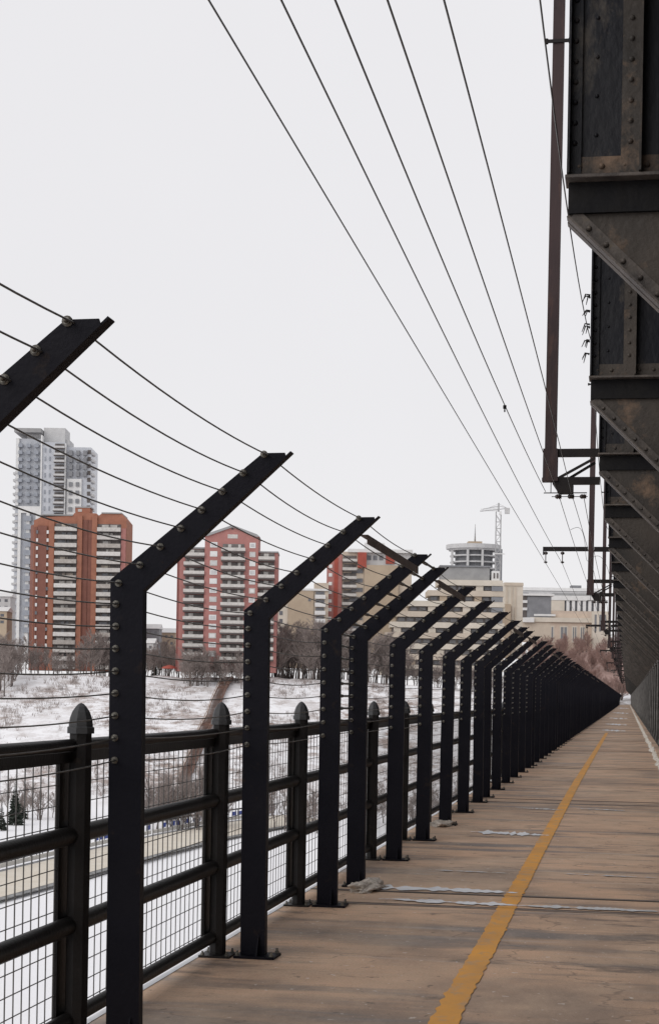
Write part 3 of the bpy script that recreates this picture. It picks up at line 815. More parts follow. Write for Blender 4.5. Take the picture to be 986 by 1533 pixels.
class Bld:
    def __init__(s, name, zc, pxc, ybase, label, cat='building', rot=0.0, group=None):
        s.k = zc/F; s.zc = zc; s.pxc = pxc
        u, v = unroll(pxc-2.5, ybase)
        s.bz = EYE - v*s.k
        s.root = empty(name, W(u*s.k, zc, s.bz), TH+rot, label, cat, group)
        s.yb = ybase
    def X(s, px): return (px-s.pxc)*s.k
    def Z(s, py): return (s.yb-py)*s.k
    def box(s, mb, x0, x1, yt, yb, d0=0.0, d1=12.0): mb.box(s.X(x0), s.X(x1), d0, d1, s.Z(yb), s.Z(yt))
    def part(s, name, m, *boxes, parent=None):
        mb = MB()
        for q in boxes: s.box(mb, *q)
        return mb.build(name, m, parent or s.root)
    def poly(s, name, m, pts, d0, d1):
        mb = MB(); mb.prism([(s.X(a), s.Z(c)) for a, c in pts][::-1], d0, d1); return mb.build(name, m, s.root)
    def balcony_stack(s, x0, x1, y0, y1, n, d0=-1.5, rail=M['balc'], frac=.45, recess=True):
        """n balconies: dark recess with windows behind, slab and rail as one part per floor"""
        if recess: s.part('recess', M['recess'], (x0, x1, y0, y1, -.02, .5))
        h = (y1-y0)/n
        for i in range(n):
            yt = y0+h*i
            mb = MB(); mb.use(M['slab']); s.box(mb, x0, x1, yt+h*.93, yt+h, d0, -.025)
            mb.use(random.choice([rail, rail, M['balc2'], M['balc3']])); s.box(mb, x0, x1, yt+h*(.93-frac), yt+h*.925, d0-.04, d0+.06)
            mb.use(M['slab'])
            mid = (x0+x1)/2; s.box(mb, mid-.3, mid+.3, yt, yt+h*.92, d0+.2, -.03)
            mb.build('balcony', None, s.root)
            # window behind
            rn = random.random()
            mb = MB(); mb.use(M['glass_dark'] if rn < .45 else (M['curtain'] if rn < .7 else M['balc'])); s.box(mb, x0+(x1-x0)*(.1+.3*random.random()), x0+(x1-x0)*(.55+.3*random.random()), yt+h*.1, yt+h*.5, -.10, -.021)
            mb.build('window', None, s.root)
    def windows(s, x0, x1, y0, y1, nx, ny, m=M['glass_dark'], fw=.6, fh=.55, d=-.06, frame=None):
        W_ = (x1-x0)/nx; H_ = (y1-y0)/ny
        for j in range(ny):
            for i in range(nx):
                cx = x0+W_*(i+.5); cy = y0+H_*(j+.5)
                if frame:
                    f = s.part('window', frame, (cx-W_*fw/2-.6, cx+W_*fw/2+.6, cy-H_*fh/2-.6, cy+H_*fh/2+.6, d, -.005))
                    s.part('pane', m, (cx-W_*fw/2, cx+W_*fw/2, cy-H_*fh/2, cy+H_*fh/2, d-.03, d-.002), parent=f)
                else:
                    s.part('window', m, (cx-W_*fw/2, cx+W_*fw/2, cy-H_*fh/2, cy+H_*fh/2, d, -.005))

# --- grey glass tower
B = Bld('glass_tower', 380, 76, 990, 'tall blue grey glass apartment tower rising behind the orange brick block')
B.part('wall', M['glass_grey'], (20,59,656,990,2,22), (61,95,662,990,0,24), (96,133,668,990,1.5,20))
B.part('core_top', M['conc'], (60,92,638,661,4,16), (90,98,655,667,5,16))
B.part('roof_canopy', M['greyroof'], (19,59,642,648,-1,18)); B.part('canopy_wall', M['conc'], (35,58,648,656,4,16))
B.part('white_fin', M['white'], (59,61,652,990,-.6,3), (95,96.4,664,780,-.6,1.4))
B.part('white_frame', M['white'], (25.5,59,758,768,.8,1.95), (25.5,30,768,990,.8,1.95), (38,43,768,990,.8,1.95), (52,59,768,990,.8,1.95), (98,120,716,770,.6,1.45), (21,25.4,656,757,1.2,1.95))
B.windows(22,58,662,756,3,9, M['towerwin'], .5,.5, d=1.6)
B.windows(31,51,770,950,1,14, M['towerwin'], .5,.6, d=1.6)
B.windows(62,76,668,780,2,9, M['towerwin'], .3,.5, d=-.2)
B.windows(99,119,718,768,2,4, M['slate'], .5,.5, d=.5)
B.windows(98,130,672,714,3,4, M['slate'], .5,.7, d=1.2)
for i in range(12):
    yt = 664+10.4*i; mb = MB(); mb.use(M['slab']); B.box(mb, 79,95,yt+7,yt+8.2,-1.6,-.05); mb.use(M['conc']); B.box(mb, 79,95,yt+4,yt+7,-1.65,-1.55); mb.use(M['recess']); B.box(mb,80,94,yt,yt+4,-.12,-.01); mb.build('balcony', None, B.root)
for i in range(28):
    yt = 672+10.4*i
    if yt < 790:
        mb = MB(); mb.use(M['conc']); B.box(mb, 133.1,136.5,yt+3,yt+6.5,2,8); mb.use(M['slab']); B.box(mb,128,132.8,yt,yt+6,1.3,1.48); mb.build('balcony', None, B.root)
    if yt > 700:
        mb = MB(); mb.use(M['conc']); B.box(mb, 15.5,19.9,yt+3,yt+6.5,3,9); B.box(mb,20,25,yt+3,yt+6,.9,1.9); mb.build('balcony', None, B.root)

# --- orange brick block
B = Bld('brick_apartment_block', 312, 113, 1004, 'orange brick high rise with two stacks of white balconies and a boxy roof hut')
prof = [(50,1004),(50,780),(60,775),(108,772),(110,768),(143,768),(146,772),(151,768),(181,768),(188.5,777),(188.5,1004)]
B.poly('wall', M['brick_o'], prof, 0, 16)
B.part('roof_cap', M['greyroof'], (60,108,770.3,772.3,-.3,15), (151,181,766.3,768.2,-.3,15), (109.5,133.5,757,759,1.8,8.2))
B.part('roof_hut', M['brick_o'], (110,132,759,768,2,8))
B.part('roof_window', M['balc'], (114,120,761,765,1.9,1.99))
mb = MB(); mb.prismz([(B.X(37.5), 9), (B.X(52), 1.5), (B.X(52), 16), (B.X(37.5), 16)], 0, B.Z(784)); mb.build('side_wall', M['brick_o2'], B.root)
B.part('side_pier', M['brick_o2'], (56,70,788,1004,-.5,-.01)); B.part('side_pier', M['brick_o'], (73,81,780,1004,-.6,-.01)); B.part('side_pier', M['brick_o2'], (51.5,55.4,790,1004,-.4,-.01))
for j in range(17):
    for cx in (55.8, 71.5):
        B.part('window', M['white'] if (j*7+int(cx)) % 5 else M['glass_dark'], (cx-1.6, cx+1.4, 795+12.1*j, 800+12.1*j, -.75, -.61))
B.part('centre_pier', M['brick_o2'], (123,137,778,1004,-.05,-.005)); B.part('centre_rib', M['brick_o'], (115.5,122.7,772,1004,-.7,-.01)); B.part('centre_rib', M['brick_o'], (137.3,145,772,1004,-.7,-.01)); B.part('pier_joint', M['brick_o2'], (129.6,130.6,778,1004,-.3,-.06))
B.balcony_stack(82, 115, 784, 1002, 18, -1.2, frac=.5); B.balcony_stack(145.3, 180.5, 784, 1002, 18, -1.2, frac=.5)
B.part('corner_pier', M['brick_r'], (181,188,790,1004,-.5,-.02))

# --- salmon block with pointed roof
B = Bld('gabled_apartment_block', 290, 347, 1006, 'salmon brick high rise with a pointed gable between two lower wings')
B.poly('wall', M['brick_r'], [(306,1006),(306,803),(310,801),(347,788),(383,801),(386,803),(386,1006)], 0, 14)
B.poly('roof_edge', M['greyroof'], [(304,803),(309,799.5),(347,786),(384,799.5),(388,803),(383.5,803.2),(347,789.5),(310,803.2)], -.5, 13.5)
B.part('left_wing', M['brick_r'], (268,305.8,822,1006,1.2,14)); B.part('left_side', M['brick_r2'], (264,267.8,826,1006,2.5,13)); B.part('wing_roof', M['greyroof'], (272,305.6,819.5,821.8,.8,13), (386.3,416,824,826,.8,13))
B.part('right_wing', M['brick_r'], (386.2,415,826,1006,1.2,14))
B.part('gable_vent', M['balc'], (340,355,800,806,-.08,-.005)); B.part('gable_vent', M['slab'], (345.5,348.5,790.5,793,-.1,-.005)) 
hh = 13.6
for (x0, x1, y0, n, dd) in ((275,306,822,13,-.2),(386.5,411,826,12,-.2)):
    for i in range(n):
        yt = y0+hh*i
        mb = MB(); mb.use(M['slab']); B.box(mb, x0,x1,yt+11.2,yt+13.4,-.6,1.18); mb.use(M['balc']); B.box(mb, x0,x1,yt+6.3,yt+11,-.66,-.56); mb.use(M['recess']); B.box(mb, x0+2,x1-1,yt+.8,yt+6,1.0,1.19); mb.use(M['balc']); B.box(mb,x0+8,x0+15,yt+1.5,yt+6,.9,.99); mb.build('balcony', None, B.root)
for i in range(13):
    yt = 814+hh*i
    mb = MB(); mb.use(M['slab']); B.box(mb, 331,367,yt+11.2,yt+13.4,-1.4,-.02); mb.use(M['balc']); B.box(mb, 331,367,yt+6.3,yt+11,-1.46,-1.36); mb.use(M['recess']); B.box(mb, 333,365,yt+.4,yt+6,-.12,-.01); mb.use(M['balc']); B.box(mb,341,346,yt+1,yt+6,-.25,-.13); B.box(mb,356,360,yt+1,yt+6,-.25,-.13); mb.build('balcony', None, B.root)
for i in range(13):
    yt = 812+hh*i
    for x0, x1 in ((314,325),(373,382)):
        f = B.part('window', M['white'] if (i*3+x0) % 4 else M['balc'], (x0,x1,yt,yt+8,-.12,-.005)); B.part('pane', M['conc'] if (i+x0) % 3 else M['white'], (x0+1.5,x1-1.5,yt+1.5,yt+6.5,-.15,-.122), parent=f)

# --- beige slab between
B = Bld('beige_apartment_block', 340, 455, 1000, 'plain beige apartment slab standing between the two salmon blocks')
B.part('wall', M['beige2'], (432,470,884,1000,0,12)); B.part('wall', M['beige'], (470.2,492,872,1000,.5,12)); B.part('wall', M['beige3'], (415,431.8,872,1000,1,12))
B.part('roof_parapet', M['white'], (431,492,881,884,-.2,.48))
for i in range(9): 
    B.part('balcony', M['white'], (472,488,890+12*i,896+12*i,-.6,-.1)); B.part('window', M['glass_dark'], (473,486,885+12*i,889.5+12*i,.3,.49))
for i in range(6): B.part('window', M['glass_dark'], (419,424,915+12*i,921+12*i,.85,.99)); 
B.part('window', M['glass_dark'], (462,466,896,900,-.1,-.01))

# --- pink tower with red stripes
B = Bld('striped_apartment_tower', 345, 545, 1000, 'pink and red striped apartment tower behind the third fence post arm')
B.part('wall', M['brick_r'], (489,512,830,1000,0,14)); B.part('red_stripe', M['red'], (500,506,836,1000,-.15,-.01)); B.part('wall', M['beige'], (512.2,545,826,1000,.6,14)); B.part('wall', M['beige2'], (545.2,596,846,1000,-1,14))
B.part('roof_band', M['white'], (520,617,822,827,-.5,14), (545,575,812,821.7,1,10)); B.part('upper_wall', M['conc'], (545.2,616,827.2,845.8,1,14)); B.part('red_panel', M['red'], (535,548,827.2,850,-1.2,.55)); B.part('red_panel', M['red'], (577,590,828,843,.5,.98)); 
B.part('wall', M['beige'], (596.2,616,846,1000,.3,14))
for i in range(11):
    yt = 832+13*i
    mb = MB(); mb.use(M['balc']); B.box(mb,512.5,534,yt+5,yt+9,-.9,-.8); mb.use(M['slab']); B.box(mb,512.5,534,yt+9.2,yt+11,-.9,.58); mb.use(M['recess']); B.box(mb,514,533,yt,yt+5,.4,.59); mb.build('balcony', None, B.root)
    B.part('window', M['white'], (492,497,yt+1,yt+6,-.15,-.01))
for i in range(3): B.part('window', M['glass_dark'], (549+9*i, 555+9*i, 831, 838, .85, .98))
for i in range(9): B.part('window', M['glass_dark'], (524 if i%2 else 526, 543, 852+14*i, 858+14*i, .35,.58))

# --- stepped beige office building
B = Bld('stepped_office_building', 330, 668, 1010, 'wide stepped beige office building with dark ribbon windows')
lv = [(868,655,752),(884,640,754),(900,610,755),(916,592,755),(932,585,755),(948,578,755),(964,572,755),(980,568,755),(996,566,755)]
for i, (yt, x0, x1) in enumerate(lv):
    B.part('storey', M['beige'] if i % 2 else M['beige3'], (x0, x1, yt, yt+8.2, -1.0+.0*i, 14))
    f = B.part('ribbon_window', M['recess'], (x0+4, x1-3, yt+8.3, yt+15.9, .6, 14))
    nn = int((x1-x0)/13)
    for k in range(nn):
        xa = x0+5+13*k; 
        if (k*5+i*3) % 4 != 0: B.part('pane', M['glass_dark'] if (k+i) % 3 else M['slate'], (xa, xa+9.5, yt+9.5, yt+14.5, .45, .59), parent=f)
        else: B.part('pier', M['beige2'] if k % 2 else M['beige3'], (xa, xa+11, yt+8.3, yt+15.8, -.4, .58), parent=f)
B.part('roof_plant', M['greyroof'], (660,733,848,867.8,2,12)); B.part('plant_roof', M['slate'], (658,735,845.5,847.8,1.5,12.4))
B.part('roof_unit', M['white'], (736,748,853,867.5,2,8)); B.part('roof_unit', M['slab'], (739,741,856,864,1.8,1.98), (744,746,856,864,1.8,1.98))
B.part('end_bay', M['slate'], (735,752,877,884,-1.2,-1.01), (735,752,893,900,-1.2,-1.01), (735,752,909,916,-1.2,-1.01), (735,752,925,932,-1.2,-1.01))
# --- tower under construction
B = Bld('unfinished_tower', 460, 713, 900, 'round concrete tower under construction with open floors, below the crane')
def disc(mb, x0, x1, yt, yb, n=20, dd=.8, yc=12):
    r = (B.X(x1)-B.X(x0))/2; cx = (B.X(x0)+B.X(x1))/2
    mb.prismz([(cx+r*math.cos(2*PI*k/n), yc+r*.9*math.sin(2*PI*k/n)) for k in range(n)], B.Z(yb), B.Z(yt))
mb = MB(); disc(mb, 671,755,813,819.5); disc(mb, 675,752,819.6,822); mb.build('roof_slab', M['conc'], B.root)
for i in range(4):
    mb = MB(); disc(mb, 677,750,829+9.5*i,831+9.5*i); mb.build('floor_slab', M['conc'], B.root)
mb = MB(); disc(mb, 685,742,822.1,900); mb.build('core', M['slate'], B.root)
for px in (678,700,722,744):
    B.part('column', M['conc'], (px,px+3.2,822,900,1.5 if px in (700,722) else 7,4 if px in (700,722) else 9))
B.part('penthouse', M['beige2'], (703,724,808.5,812.9,6,16))
mb = MB(); mb.tube([(B.X(714.5),11,B.Z(808)),(B.X(714.5),11,B.Z(781))], [.45,.12], 6); mb.build('antenna', M['cranew'], B.root)
B.part('hoist', M['slate'], (742,752,822,880,-2,-.5))
# --- crane
B = Bld('tower_crane', 455, 746, 900, 'pale lattice tower crane standing beside the unfinished tower', 'crane')
mb = MB(); w_ = 1.1
z1 = B.Z(766); 
for sx in (-w_, w_):
    for sy in (-w_, w_): mb.beam((sx, sy, 0), (sx, sy, z1), .28, .28)
z = 0; k = 0
while z < z1-3:
    s1 = w_ if k % 2 else -w_
    for sy in (-w_, w_): mb.beam((-s1, sy, z), (s1, sy, z+3), .18, .18); mb.beam((-w_, sy, z), (w_, sy, z), .16, .16)
    for sx in (-w_, w_): mb.beam((sx, -s1, z), (sx, s1, z+3), .18, .18)
    z += 3; k += 1
mb.build('mast', M['cranew'], B.root)
mb = MB(); xa, xb = B.X(718.5), B.X(760.5)
mb.beam((xa, 0, z1+.0), (xb, 0, z1+1.6), .3, .3); mb.beam((xa+1, 0, z1+1.0), (0, 0, z1+2.6), .25, .25); mb.beam((0,0,z1+2.6),(xb,0,z1+1.6),.2,.2)
n = 14
for k in range(n):
    x = xa+(0-xa)*k/n; mb.beam((x,0,z1+.1),(x-xa/n,0,z1+1.2+1.2*k/n),.16,.16)
mb.build('jib', M['cranew'], B.root)
mb = MB(); mb.beam((0,0,z1),(0,0,B.Z(753)),.7,.7); mb.beam((0,0,B.Z(754)),(xa*.55,0,z1+1.6),.12,.12); mb.beam((0,0,B.Z(754)),(xb*.9,0,z1+1.6),.12,.12); mb.build('peak', M['cranew'], B.root)
mb = MB(); mb.box(xb-1.6, xb+.6, -.8, .8, z1-.9, z1+1.7); mb.build('counterweight', M['conc'], B.root)
B.part('cab', M['white'], (747,750,766,771,-1.6,.0)); B.part('platform', M['white'], (738,756,829,830.2,-2.5,-1.2))

# --- beige tower slab, right of the office
B = Bld('narrow_beige_block', 370, 769, 985, 'narrow pale beige slab block right of the stepped office')
B.part('wall', M['beige3'], (755,783,872,985,0,12)); B.part('parapet', M['beige'], (754.5,783.5,873,877,-.3,-.02)); B.part('rib', M['beige'], (758,760,878,985,-.3,-.01), (766,767.5,878,985,-.3,-.01), (771,773,878,985,-.3,-.01)); 
B.part('lower_wing', M['beige2'], (748,764,905,985,-3,-.4))
# --- parkade
B = Bld('parking_garage', 400, 809, 960, 'grey and white parking structure with open decks between the beige blocks')
B.part('wall', M['slate'], (790,826,893,925,0,14)); B.part('deck', M['white'], (783,830,889,892,-.8,14), (783,790,899,903,-.5,10), (783,790,910,914,-.5,10)); B.part('opening', M['slab'], (783.5,789.5,892.2,898.8,0,9), (783.5,789.5,903.2,909.8,0,9), (783.5,789.5,914.2,925,0,9)); B.part('base', M['beige'], (783,826,925.2,960,-.2,14)); B.part('stair_tower', M['white'], (784,800,925,932,-2,-.25))
# --- long white building behind
B = Bld('long_white_building', 520, 835, 930, 'long low white building on the skyline behind the parking structure')
B.part('wall', M['conc'], (775,905,885,930,0,12)); B.part('roof', M['white'], (775,905,880,884.7,-.6,12)); B.part('ribbon_window', M['slate'], (778,792,888,891,-.1,-.01), (796,850,890,893,-.1,-.01)); B.part('roof_unit', M['slate'], (857,872,883.5-8,879.8,2,8)); 
# --- arcade
B = Bld('colonnade_building', 420, 862, 945, 'white building with a row of tall columns in front of dark openings')
B.part('wall', M['glass_dark'], (828,905,898,925,1,10)); B.part('entablature', M['white'], (824,906,892,899,-.4,10)); B.part('base', M['sand'], (822,906,915,945,-.3,.95)); B.part('end_wall', M['beige3'], (824,846,899.2,914.8,-.2,.95))
for i in range(7): B.part('column', M['white'], (849+8.2*i, 853.5+8.2*i, 899.2, 914.8, -.1, .9))
B.part('roof', M['greyroof'], (829,904,888,891.8,1,9))
# --- sandstone building
B = Bld('sandstone_building', 400, 852, 985, 'sandstone building with pale cornice and tall windows above the brushy hillside')
B.part('wall', M['sand'], (797,908,932,985,0,12)); B.part('cornice', M['beige3'], (794,890,925,931.8,-.9,12)); B.part('attic', M['sand'], (815,880,918,924.8,1.5,10)); B.part('attic_roof', M['white'], (800,832,920,923,-.4,1.3)); 
for cx, w2 in ((808,4),(826,3.5),(845,5),(861,3),(873,3)):
    f = B.part('window', M['beige3'], (cx-w2-1.2, cx+w2+1.2, 937, 962, -.12, -.005)); B.part('pane', M['slate'], (cx-w2+.5, cx-.6, 939, 960, -.15, -.122), (cx+.6, cx+w2-.5, 939, 960, -.15, -.122), parent=f)
B.part('right_wing', M['beige3'], (886,912,915,985,-3,-.05)); B.part('wing_window', M['slate'], (889,892,920,945,-3.1,-3.01), (896,899,920,945,-3.1,-3.01), (903,906,920,945,-3.1,-3.01))

# --- low roofs at far left and between the towers
def lowhouse(px0, px1, yt, yb, zc, m, lab, roof=M['white']):
    B = Bld('low_building', zc, (px0+px1)/2, yb, lab)
    B.part('wall', m, (px0, px1, yt+3, yb, 0, 9)); 
    mb = MB(); xa, xb = B.X(px0)-.4, B.X(px1)+.4; z0 = B.Z(yt+3)+.01
    mb.add([(xa,-.5,z0),(xb,-.5,z0),(xb,9.5,z0),(xa,9.5,z0),(xa,4.5,z0+1.6),(xb,4.5,z0+1.6)], ((0,1,5,4),(2,3,4,5),(0,4,3),(1,2,5),(3,2,1,0))); mb.build('roof', roof, B.root)
    n = max(1, int((px1-px0)/8)); B.windows(px0+1, px1-1, yt+4, min(yb, yt+24), n, 2, M['glass_dark'], .45, .4)
lowhouse(-6, 17, 890, 985, 330, M['conc'], 'low grey building with snowy roof at the far left edge')
lowhouse(-2, 12, 912, 990, 315, M['beige2'], 'small tan building in front of the grey one at the left edge')
lowhouse(214, 240, 938, 990, 320, M['slate'], 'dark low building with snowy roof between the orange and salmon blocks')
lowhouse(238, 264, 944, 1000, 330, M['beige2'], 'low brown building beside the salmon block')
lowhouse(222, 232, 960, 1003, 300, M['white'], 'tiny white hut on the bank between the two brick blocks')
# spire thin white
B = Bld('church_spire', 420, 218, 960, 'thin pale spire peeking out right of the closest fence post', 'spire')
mb = MB(); mb.lathe((0,0,B.Z(945)), [(1.2,-6),(1.1,0),(.05,5.5)], 6, 'z', False); mb.build('spire_cone', M['conc'], B.root)
# red canopy
B = Bld('red_canopy', 292, 256, 1010, 'small red canopy on posts at the top of the snowy bank', 'canopy')
mb = MB(); mb.lathe((0,0,B.Z(1001)), [(2.3,0),(2.0,.5),(.6,1.0),(.001,1.1)], 10); mb.build('canopy_top', M['red'], B.root)
mb = MB()
for sx in (-1.6, 1.6): mb.tube([(sx,0,-.6),(sx,0,B.Z(1001))], .07, 6)
mb.build('posts', M['cranew'], B.root)

# ------------------------------------------------------------------ trees
M['bark'] = mat('bark', g(.17,.145,.135), g(.12,.10,.094), 1.5, .9)
M['twig'] = mat('twigs', g(.32,.27,.25), g(.235,.195,.18), .15, .9)
M['twig_red'] = mat('twigs_red', g(.40,.27,.235), g(.30,.20,.175), .12, .9)
M['spruce'] = mat('spruce', g(.025,.035,.025), g(.045,.055,.045), 1, .9)
def ribbon(mb, a, b, w):
    d = (b-a); s = d.cross(Vector((random.uniform(-1,1), random.uniform(-1,1), random.uniform(-.4,.4))))
    if s.length < 1e-6: return
    s = s.normalized()*w*.5
    mb.add([a-s, a+s, b+s*.4, b-s*.4], ((0,1,2,3),))
def bare_tree(seed, H=13.0, spread=.36, twig=M['twig'], multi=1, thick=1.0, nb=18):
    rnd = random.Random(seed); random.seed(seed)
    root = empty('bare_tree'); tr = MB(); cr = MB()
    for s in range(multi):
        lean = Vector((rnd.uniform(-.14,.14)*(1+.6*(multi>1)), rnd.uniform(-.14,.14), 1))
        n = 7; pts = []; p = Vector((rnd.uniform(-.4,.4)*(multi>1), rnd.uniform(-.3,.3)*(multi>1), -.6))
        HH = H*rnd.uniform(.82, 1.0)
        for i in range(n):
            pts.append(p.copy()); p = p + lean.normalized()*HH*.9/(n-1) + Vector((rnd.uniform(-.25,.25), rnd.uniform(-.25,.25), 0))
        rs = [max(.03, .19*thick*(1-.88*i/(n-1))) for i in range(n)]
        tr.tube(pts, rs, 6)
        for k in range(nb):
            t = .22 + .76*k/(nb-1); f = t*(n-1); i = min(int(f), n-2); q = pts[i].lerp(pts[i+1], f-i)
            az = rnd.uniform(0, 2*PI); el = rnd.uniform(.45, 1.1); L_ = HH*spread*(1.15-t*.75)*rnd.uniform(.7,1.15)
            d = Vector((math.cos(az)*math.cos(el), math.sin(az)*math.cos(el), math.sin(el)))
            bp = [q]; cur = q
            for z in range(4):
                d = (d + Vector((rnd.uniform(-.18,.18), rnd.uniform(-.18,.18), .12))).normalized(); cur = cur + d*L_/4; bp.append(cur)
            cr.tube(bp, [.06*thick,.05*thick,.04*thick,.03*thick,.015*thick], 4, False)
            for m_ in range(12):
                tt = rnd.uniform(.15, 1)*4; j = min(int(tt), 3); q2 = bp[j].lerp(bp[j+1], tt-j)
                d2 = (d + Vector((rnd.uniform(-1,1), rnd.uniform(-1,1), rnd.uniform(-.3,.9)))*.8).normalized(); L2 = L_*rnd.uniform(.25,.5)
                e2 = q2 + d2*L2; ribbon(cr, q2, e2, .058*thick)
                for u in range(7):
                    q3 = q2.lerp(e2, rnd.uniform(.25, 1)); d3 = (d2 + Vector((rnd.uniform(-1,1), rnd.uniform(-1,1), rnd.uniform(-.3,.8)))*.8).normalized()
                    ribbon(cr, q3, q3+d3*L2*rnd.uniform(.35,.7), .042*thick)
    tr.build('trunk', M['bark'], root); cr.build('crown', twig, root)
    return root
protos = [bare_tree(11, 13), bare_tree(12, 12, .42, multi=2, nb=15), bare_tree(13, 14, .33), bare_tree(14, 10, .5, multi=3, nb=10), bare_tree(15, 12, .4, nb=22)]
redp = [bare_tree(21, 8, .5, M['twig_red'], 4, nb=9), bare_tree(22, 9, .45, M['twig_red'], 3, nb=10), bare_tree(23, 7, .55, M['twig_red'], 4, nb=9)]
usedp = set()
def place_tree(proto, xc, d, s, lab, group, z=None, sc_=None):
    if id(proto) in usedp: o = copy_tree(proto)
    else: o = proto; usedp.add(id(proto))
    zz = hgt(xc, d) if z is None else z
    o.location = W(xc, d, zz-.2); o.rotation_euler = (0,0,random.uniform(0,2*PI)); o.scale = (s*random.uniform(.9,1.15), s*random.uniform(.9,1.15), s)
    tag(o, lab, 'tree', group); return o
rt_ = random.Random(3)
def band(px0, px1, n, d0, d1, s0, s1, ps, lab, group):
    for i in range(n):
        px = px0 + (px1-px0)*(i+rt_.random())/n; d = rt_.uniform(d0, d1)
        place_tree(ps[rt_.randrange(len(ps))], (px-CX)/F*d, d, rt_.uniform(s0, s1), lab, group)
G1 = 'bare trees along the top of the bank'
band(-14, 22, 12, 278, 304, .9, 1.3, protos, 'bare brown tree in the thicket at the left edge of the bank', G1)
band(24, 80, 10, 294, 304, .6, 1.0, protos, 'bare tree at the foot of the left side of the orange block', G1)
band(80, 118, 7, 294, 302, .5, .75, protos, 'low bare tree before the left balconies of the orange block', G1)
band(120, 168, 12, 294, 304, .9, 1.25, protos, 'bare tree before the right half of the orange block', G1)
band(206, 268, 20, 292, 304, .6, 1.05, protos, 'bare tree in the gap between the orange and salmon blocks', G1)
band(268, 376, 24, 284, 291, .7, 1.0, protos, 'bare tree at the foot of the gabled salmon block', G1)
band(396, 496, 30, 292, 303, 1.15, 1.6, protos, 'large bare grey tree before the plain beige apartment slab', G1)
band(496, 600, 26, 292, 303, 1.0, 1.5, protos, 'bare tree before the striped tower and the stepped office', G1)
band(600, 790, 26, 292, 310, .6, 1.0, protos, 'bare tree in the row before the stepped office building', G1)
# brushy hillside past the end of the bridge
band(778, 935, 80, 300, 420, .75, 1.15, redp, 'reddish bare bush on the hillside below the sandstone building', 'reddish brush on the hillside past the fence')
M['brush'] = mat('brush_ground', g(.38,.255,.22), g(.29,.195,.17), .35, .95, bump=.6, bscale=2, c3=g(.4,.3,.27), s3=2)
v = []; nn = 40; mm_ = 16
for j in range(mm_+1):
    d = 318 + 100*j/mm_
    for i in range(nn+1):
        px = 770 + 190*i/nn; xc = (px-CX)/F*d
        v.append(W(xc, d, hgt(xc, d) + .25 + 1.2*max(0, noise.noise((xc*.3, d*.3, 0))) + (0.0 if 0 < i < nn and 0 < j < mm_ else -2)))
b = MB(); b.add(v, [(j*(nn+1)+i, j*(nn+1)+i+1, (j+1)*(nn+1)+i+1, (j+1)*(nn+1)+i) for j in range(mm_) for i in range(nn)], True)
tag(b.build('brush_cover', M['brush']), 'low reddish brown brush covering the hillside below the sandstone building', 'brush', kind='stuff')
# trees at the foot of the bank, seen through the railing mesh
G2 = 'bare trees on the valley floor behind the railing mesh'
band(225, 335, 18, 205, 226, .9, 1.15, protos, 'bare tree on the valley floor, seen through the mesh of the second railing bay', G2)
band(-5, 100, 8, 222, 232, .5, .8, protos, 'small bare tree on the valley floor, seen through the nearest railing bay', G2)
band(400, 480, 7, 205, 226, .7, .95, protos, 'bare tree on the valley floor, seen through the third railing bay', G2)
band(560, 720, 14, 215, 232, .7, 1.0, protos, 'bare tree on the valley floor, seen low between the far fence posts', G2)
# spruces
def spruce(seed, H):
    rnd = random.Random(seed); root = empty('spruce_tree'); tr = MB(); tr.tube([(0,0,-.4),(0,0,H*.9)], [.16,.03], 6); tr.build('trunk', M['bark'], root)
    cr = MB(); z = .6
    while z < H:
        r = (H-z)*.24+.12; n = 11
        for k in range(n):
            a = rnd.uniform(0, 2*PI); L_ = r*rnd.uniform(.6,1.15); e = Vector((math.cos(a)*L_, math.sin(a)*L_, z-.28*L_+rnd.uniform(-.1,.1))); s = Vector((-math.sin(a), math.cos(a), 0))*.16*(L_+.3)
            o0 = Vector((0,0,z)); mid = o0.lerp(e, .55)
            cr.add([o0, mid+s, e, mid-s, mid+Vector((0,0,-.25*L_))], ((0,1,2),(0,2,3),(0,4,2)))
        z += .24
    cr.build('crown', M['spruce'], root); return root
for i, (px, d, H) in enumerate([(26, 214, 9.5), (6, 205, 6.0), (37, 224, 6.5), (231, 296, 6), (700, 228, 8)]):
    o = spruce(40+i, H); xc = (px-CX)/F*d; o.location = W(xc, d, hgt(xc, d))
    tag(o, ['taller dark spruce seen through the nearest railing bay','small dark spruce at the left edge, seen through the railing','middle sized dark spruce right of the tallest one behind the railing','small dark spruce on the bank between the brick blocks','dark spruce low between the far fence posts'][i], 'tree', 'spruces by the river')
# scrub and dead grass on the slope (uncountable)
rnd = random.Random(77); mb = MB(); random.seed(5)
for k in range(6500):
    px = rnd.uniform(-30, 820); d = rnd.uniform(240, 291); xc = (px-CX)/F*d
    if noise.noise((xc*.05, d*.07, 3)) < -.06 and rnd.random() < .93: continue
    if abs(px-310) < 26 and rnd.random() < .8: continue
    p = W(xc, d, hgt(xc, d)); h = rnd.uniform(.3, 1.3)*(1.3 if px < 200 else 1)
    for q in range(6):
        a = p + Vector((rnd.uniform(-.6,.6), rnd.uniform(-.4,.4), 0)); ribbon(mb, a, a+Vector((rnd.uniform(-.6,.6)*h, rnd.uniform(-.4,.4)*h, h)), .09)
tag(mb.build('dead_grass', M['twig']), 'brown dead grass and scrub poking through the snow on the bank', 'grass', kind='stuff')

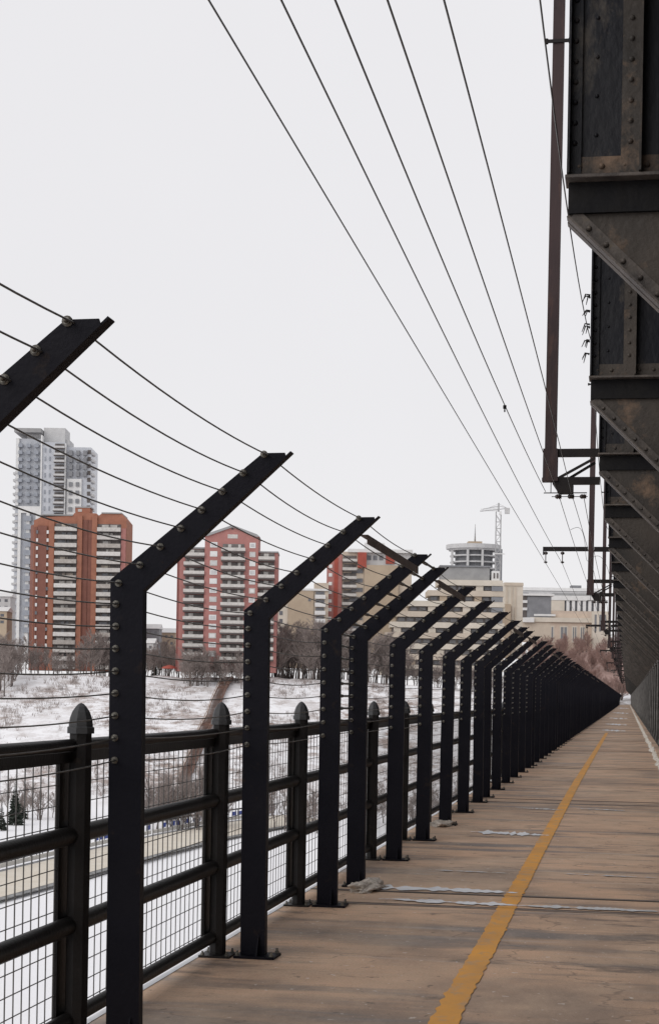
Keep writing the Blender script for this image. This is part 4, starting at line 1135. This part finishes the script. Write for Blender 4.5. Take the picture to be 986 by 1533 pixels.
# ------------------------------------------------------------------ light and sky
w = bpy.data.worlds.new('World'); sc.world = w; w.use_nodes = True
nt = w.node_tree; N = nt.nodes; L = nt.links; bg = N['Background']
sky = N.new('ShaderNodeTexSky'); sky.sky_type = 'NISHITA'; sky.sun_disc = False
SE, SA = R(32), R(215)
sky.sun_elevation = SE; sky.sun_rotation = SA
bg.inputs['Strength'].default_value = .1
# overcast: the clear sky is mostly hidden by an even layer of cloud (values at strength 0.1)
tc = N.new('ShaderNodeTexCoord'); sx = N.new('ShaderNodeSeparateXYZ'); L.new(tc.outputs['Generated'], sx.inputs[0])
rg = N.new('ShaderNodeMapRange'); rg.inputs['From Min'].default_value = 0; rg.inputs['From Max'].default_value = .7; L.new(sx.outputs['Z'], rg.inputs['Value'])
cl = N.new('ShaderNodeMix'); cl.data_type = 'RGBA'; cl.inputs['A'].default_value = (8.75,8.62,8.78,1); cl.inputs['B'].default_value = (8.35,8.25,8.45,1); L.new(rg.outputs[0], cl.inputs['Factor'])
nz = N.new('ShaderNodeTexNoise'); nz.inputs['Scale'].default_value = 1.8; nz.inputs['Detail'].default_value = 4; L.new(tc.outputs['Generated'], nz.inputs['Vector'])
nr = N.new('ShaderNodeMapRange'); nr.inputs['From Min'].default_value = .3; nr.inputs['From Max'].default_value = .7; nr.inputs['To Min'].default_value = .97; nr.inputs['To Max'].default_value = 1.03; L.new(nz.outputs['Fac'], nr.inputs['Value'])
ml = N.new('ShaderNodeVectorMath'); ml.operation = 'SCALE'; L.new(cl.outputs['Result'], ml.inputs[0]); L.new(nr.outputs[0], ml.inputs['Scale'])
mx = N.new('ShaderNodeMix'); mx.data_type = 'RGBA'; mx.inputs['Factor'].default_value = .95
L.new(sky.outputs[0], mx.inputs['A']); L.new(ml.outputs[0], mx.inputs['B']); L.new(mx.outputs['Result'], bg.inputs['Color'])
sd = bpy.data.lights.new('sun', 'SUN'); so = bpy.data.objects.new('sun', sd); C.objects.link(so)
sd.energy = 1.1; sd.angle = R(50); sd.color = (1, .97, .93)
# sun towards azimuth SA (from +Y clockwise)
dirv = Vector((math.sin(SA)*math.cos(SE), math.cos(SA)*math.cos(SE), math.sin(SE)))
so.rotation_euler = dirv.to_track_quat('Z', 'Y').to_euler()
sc.view_settings.view_transform = 'Standard'; sc.view_settings.look = 'None'; sc.view_settings.exposure = 0
sc.render.engine = 'CYCLES'
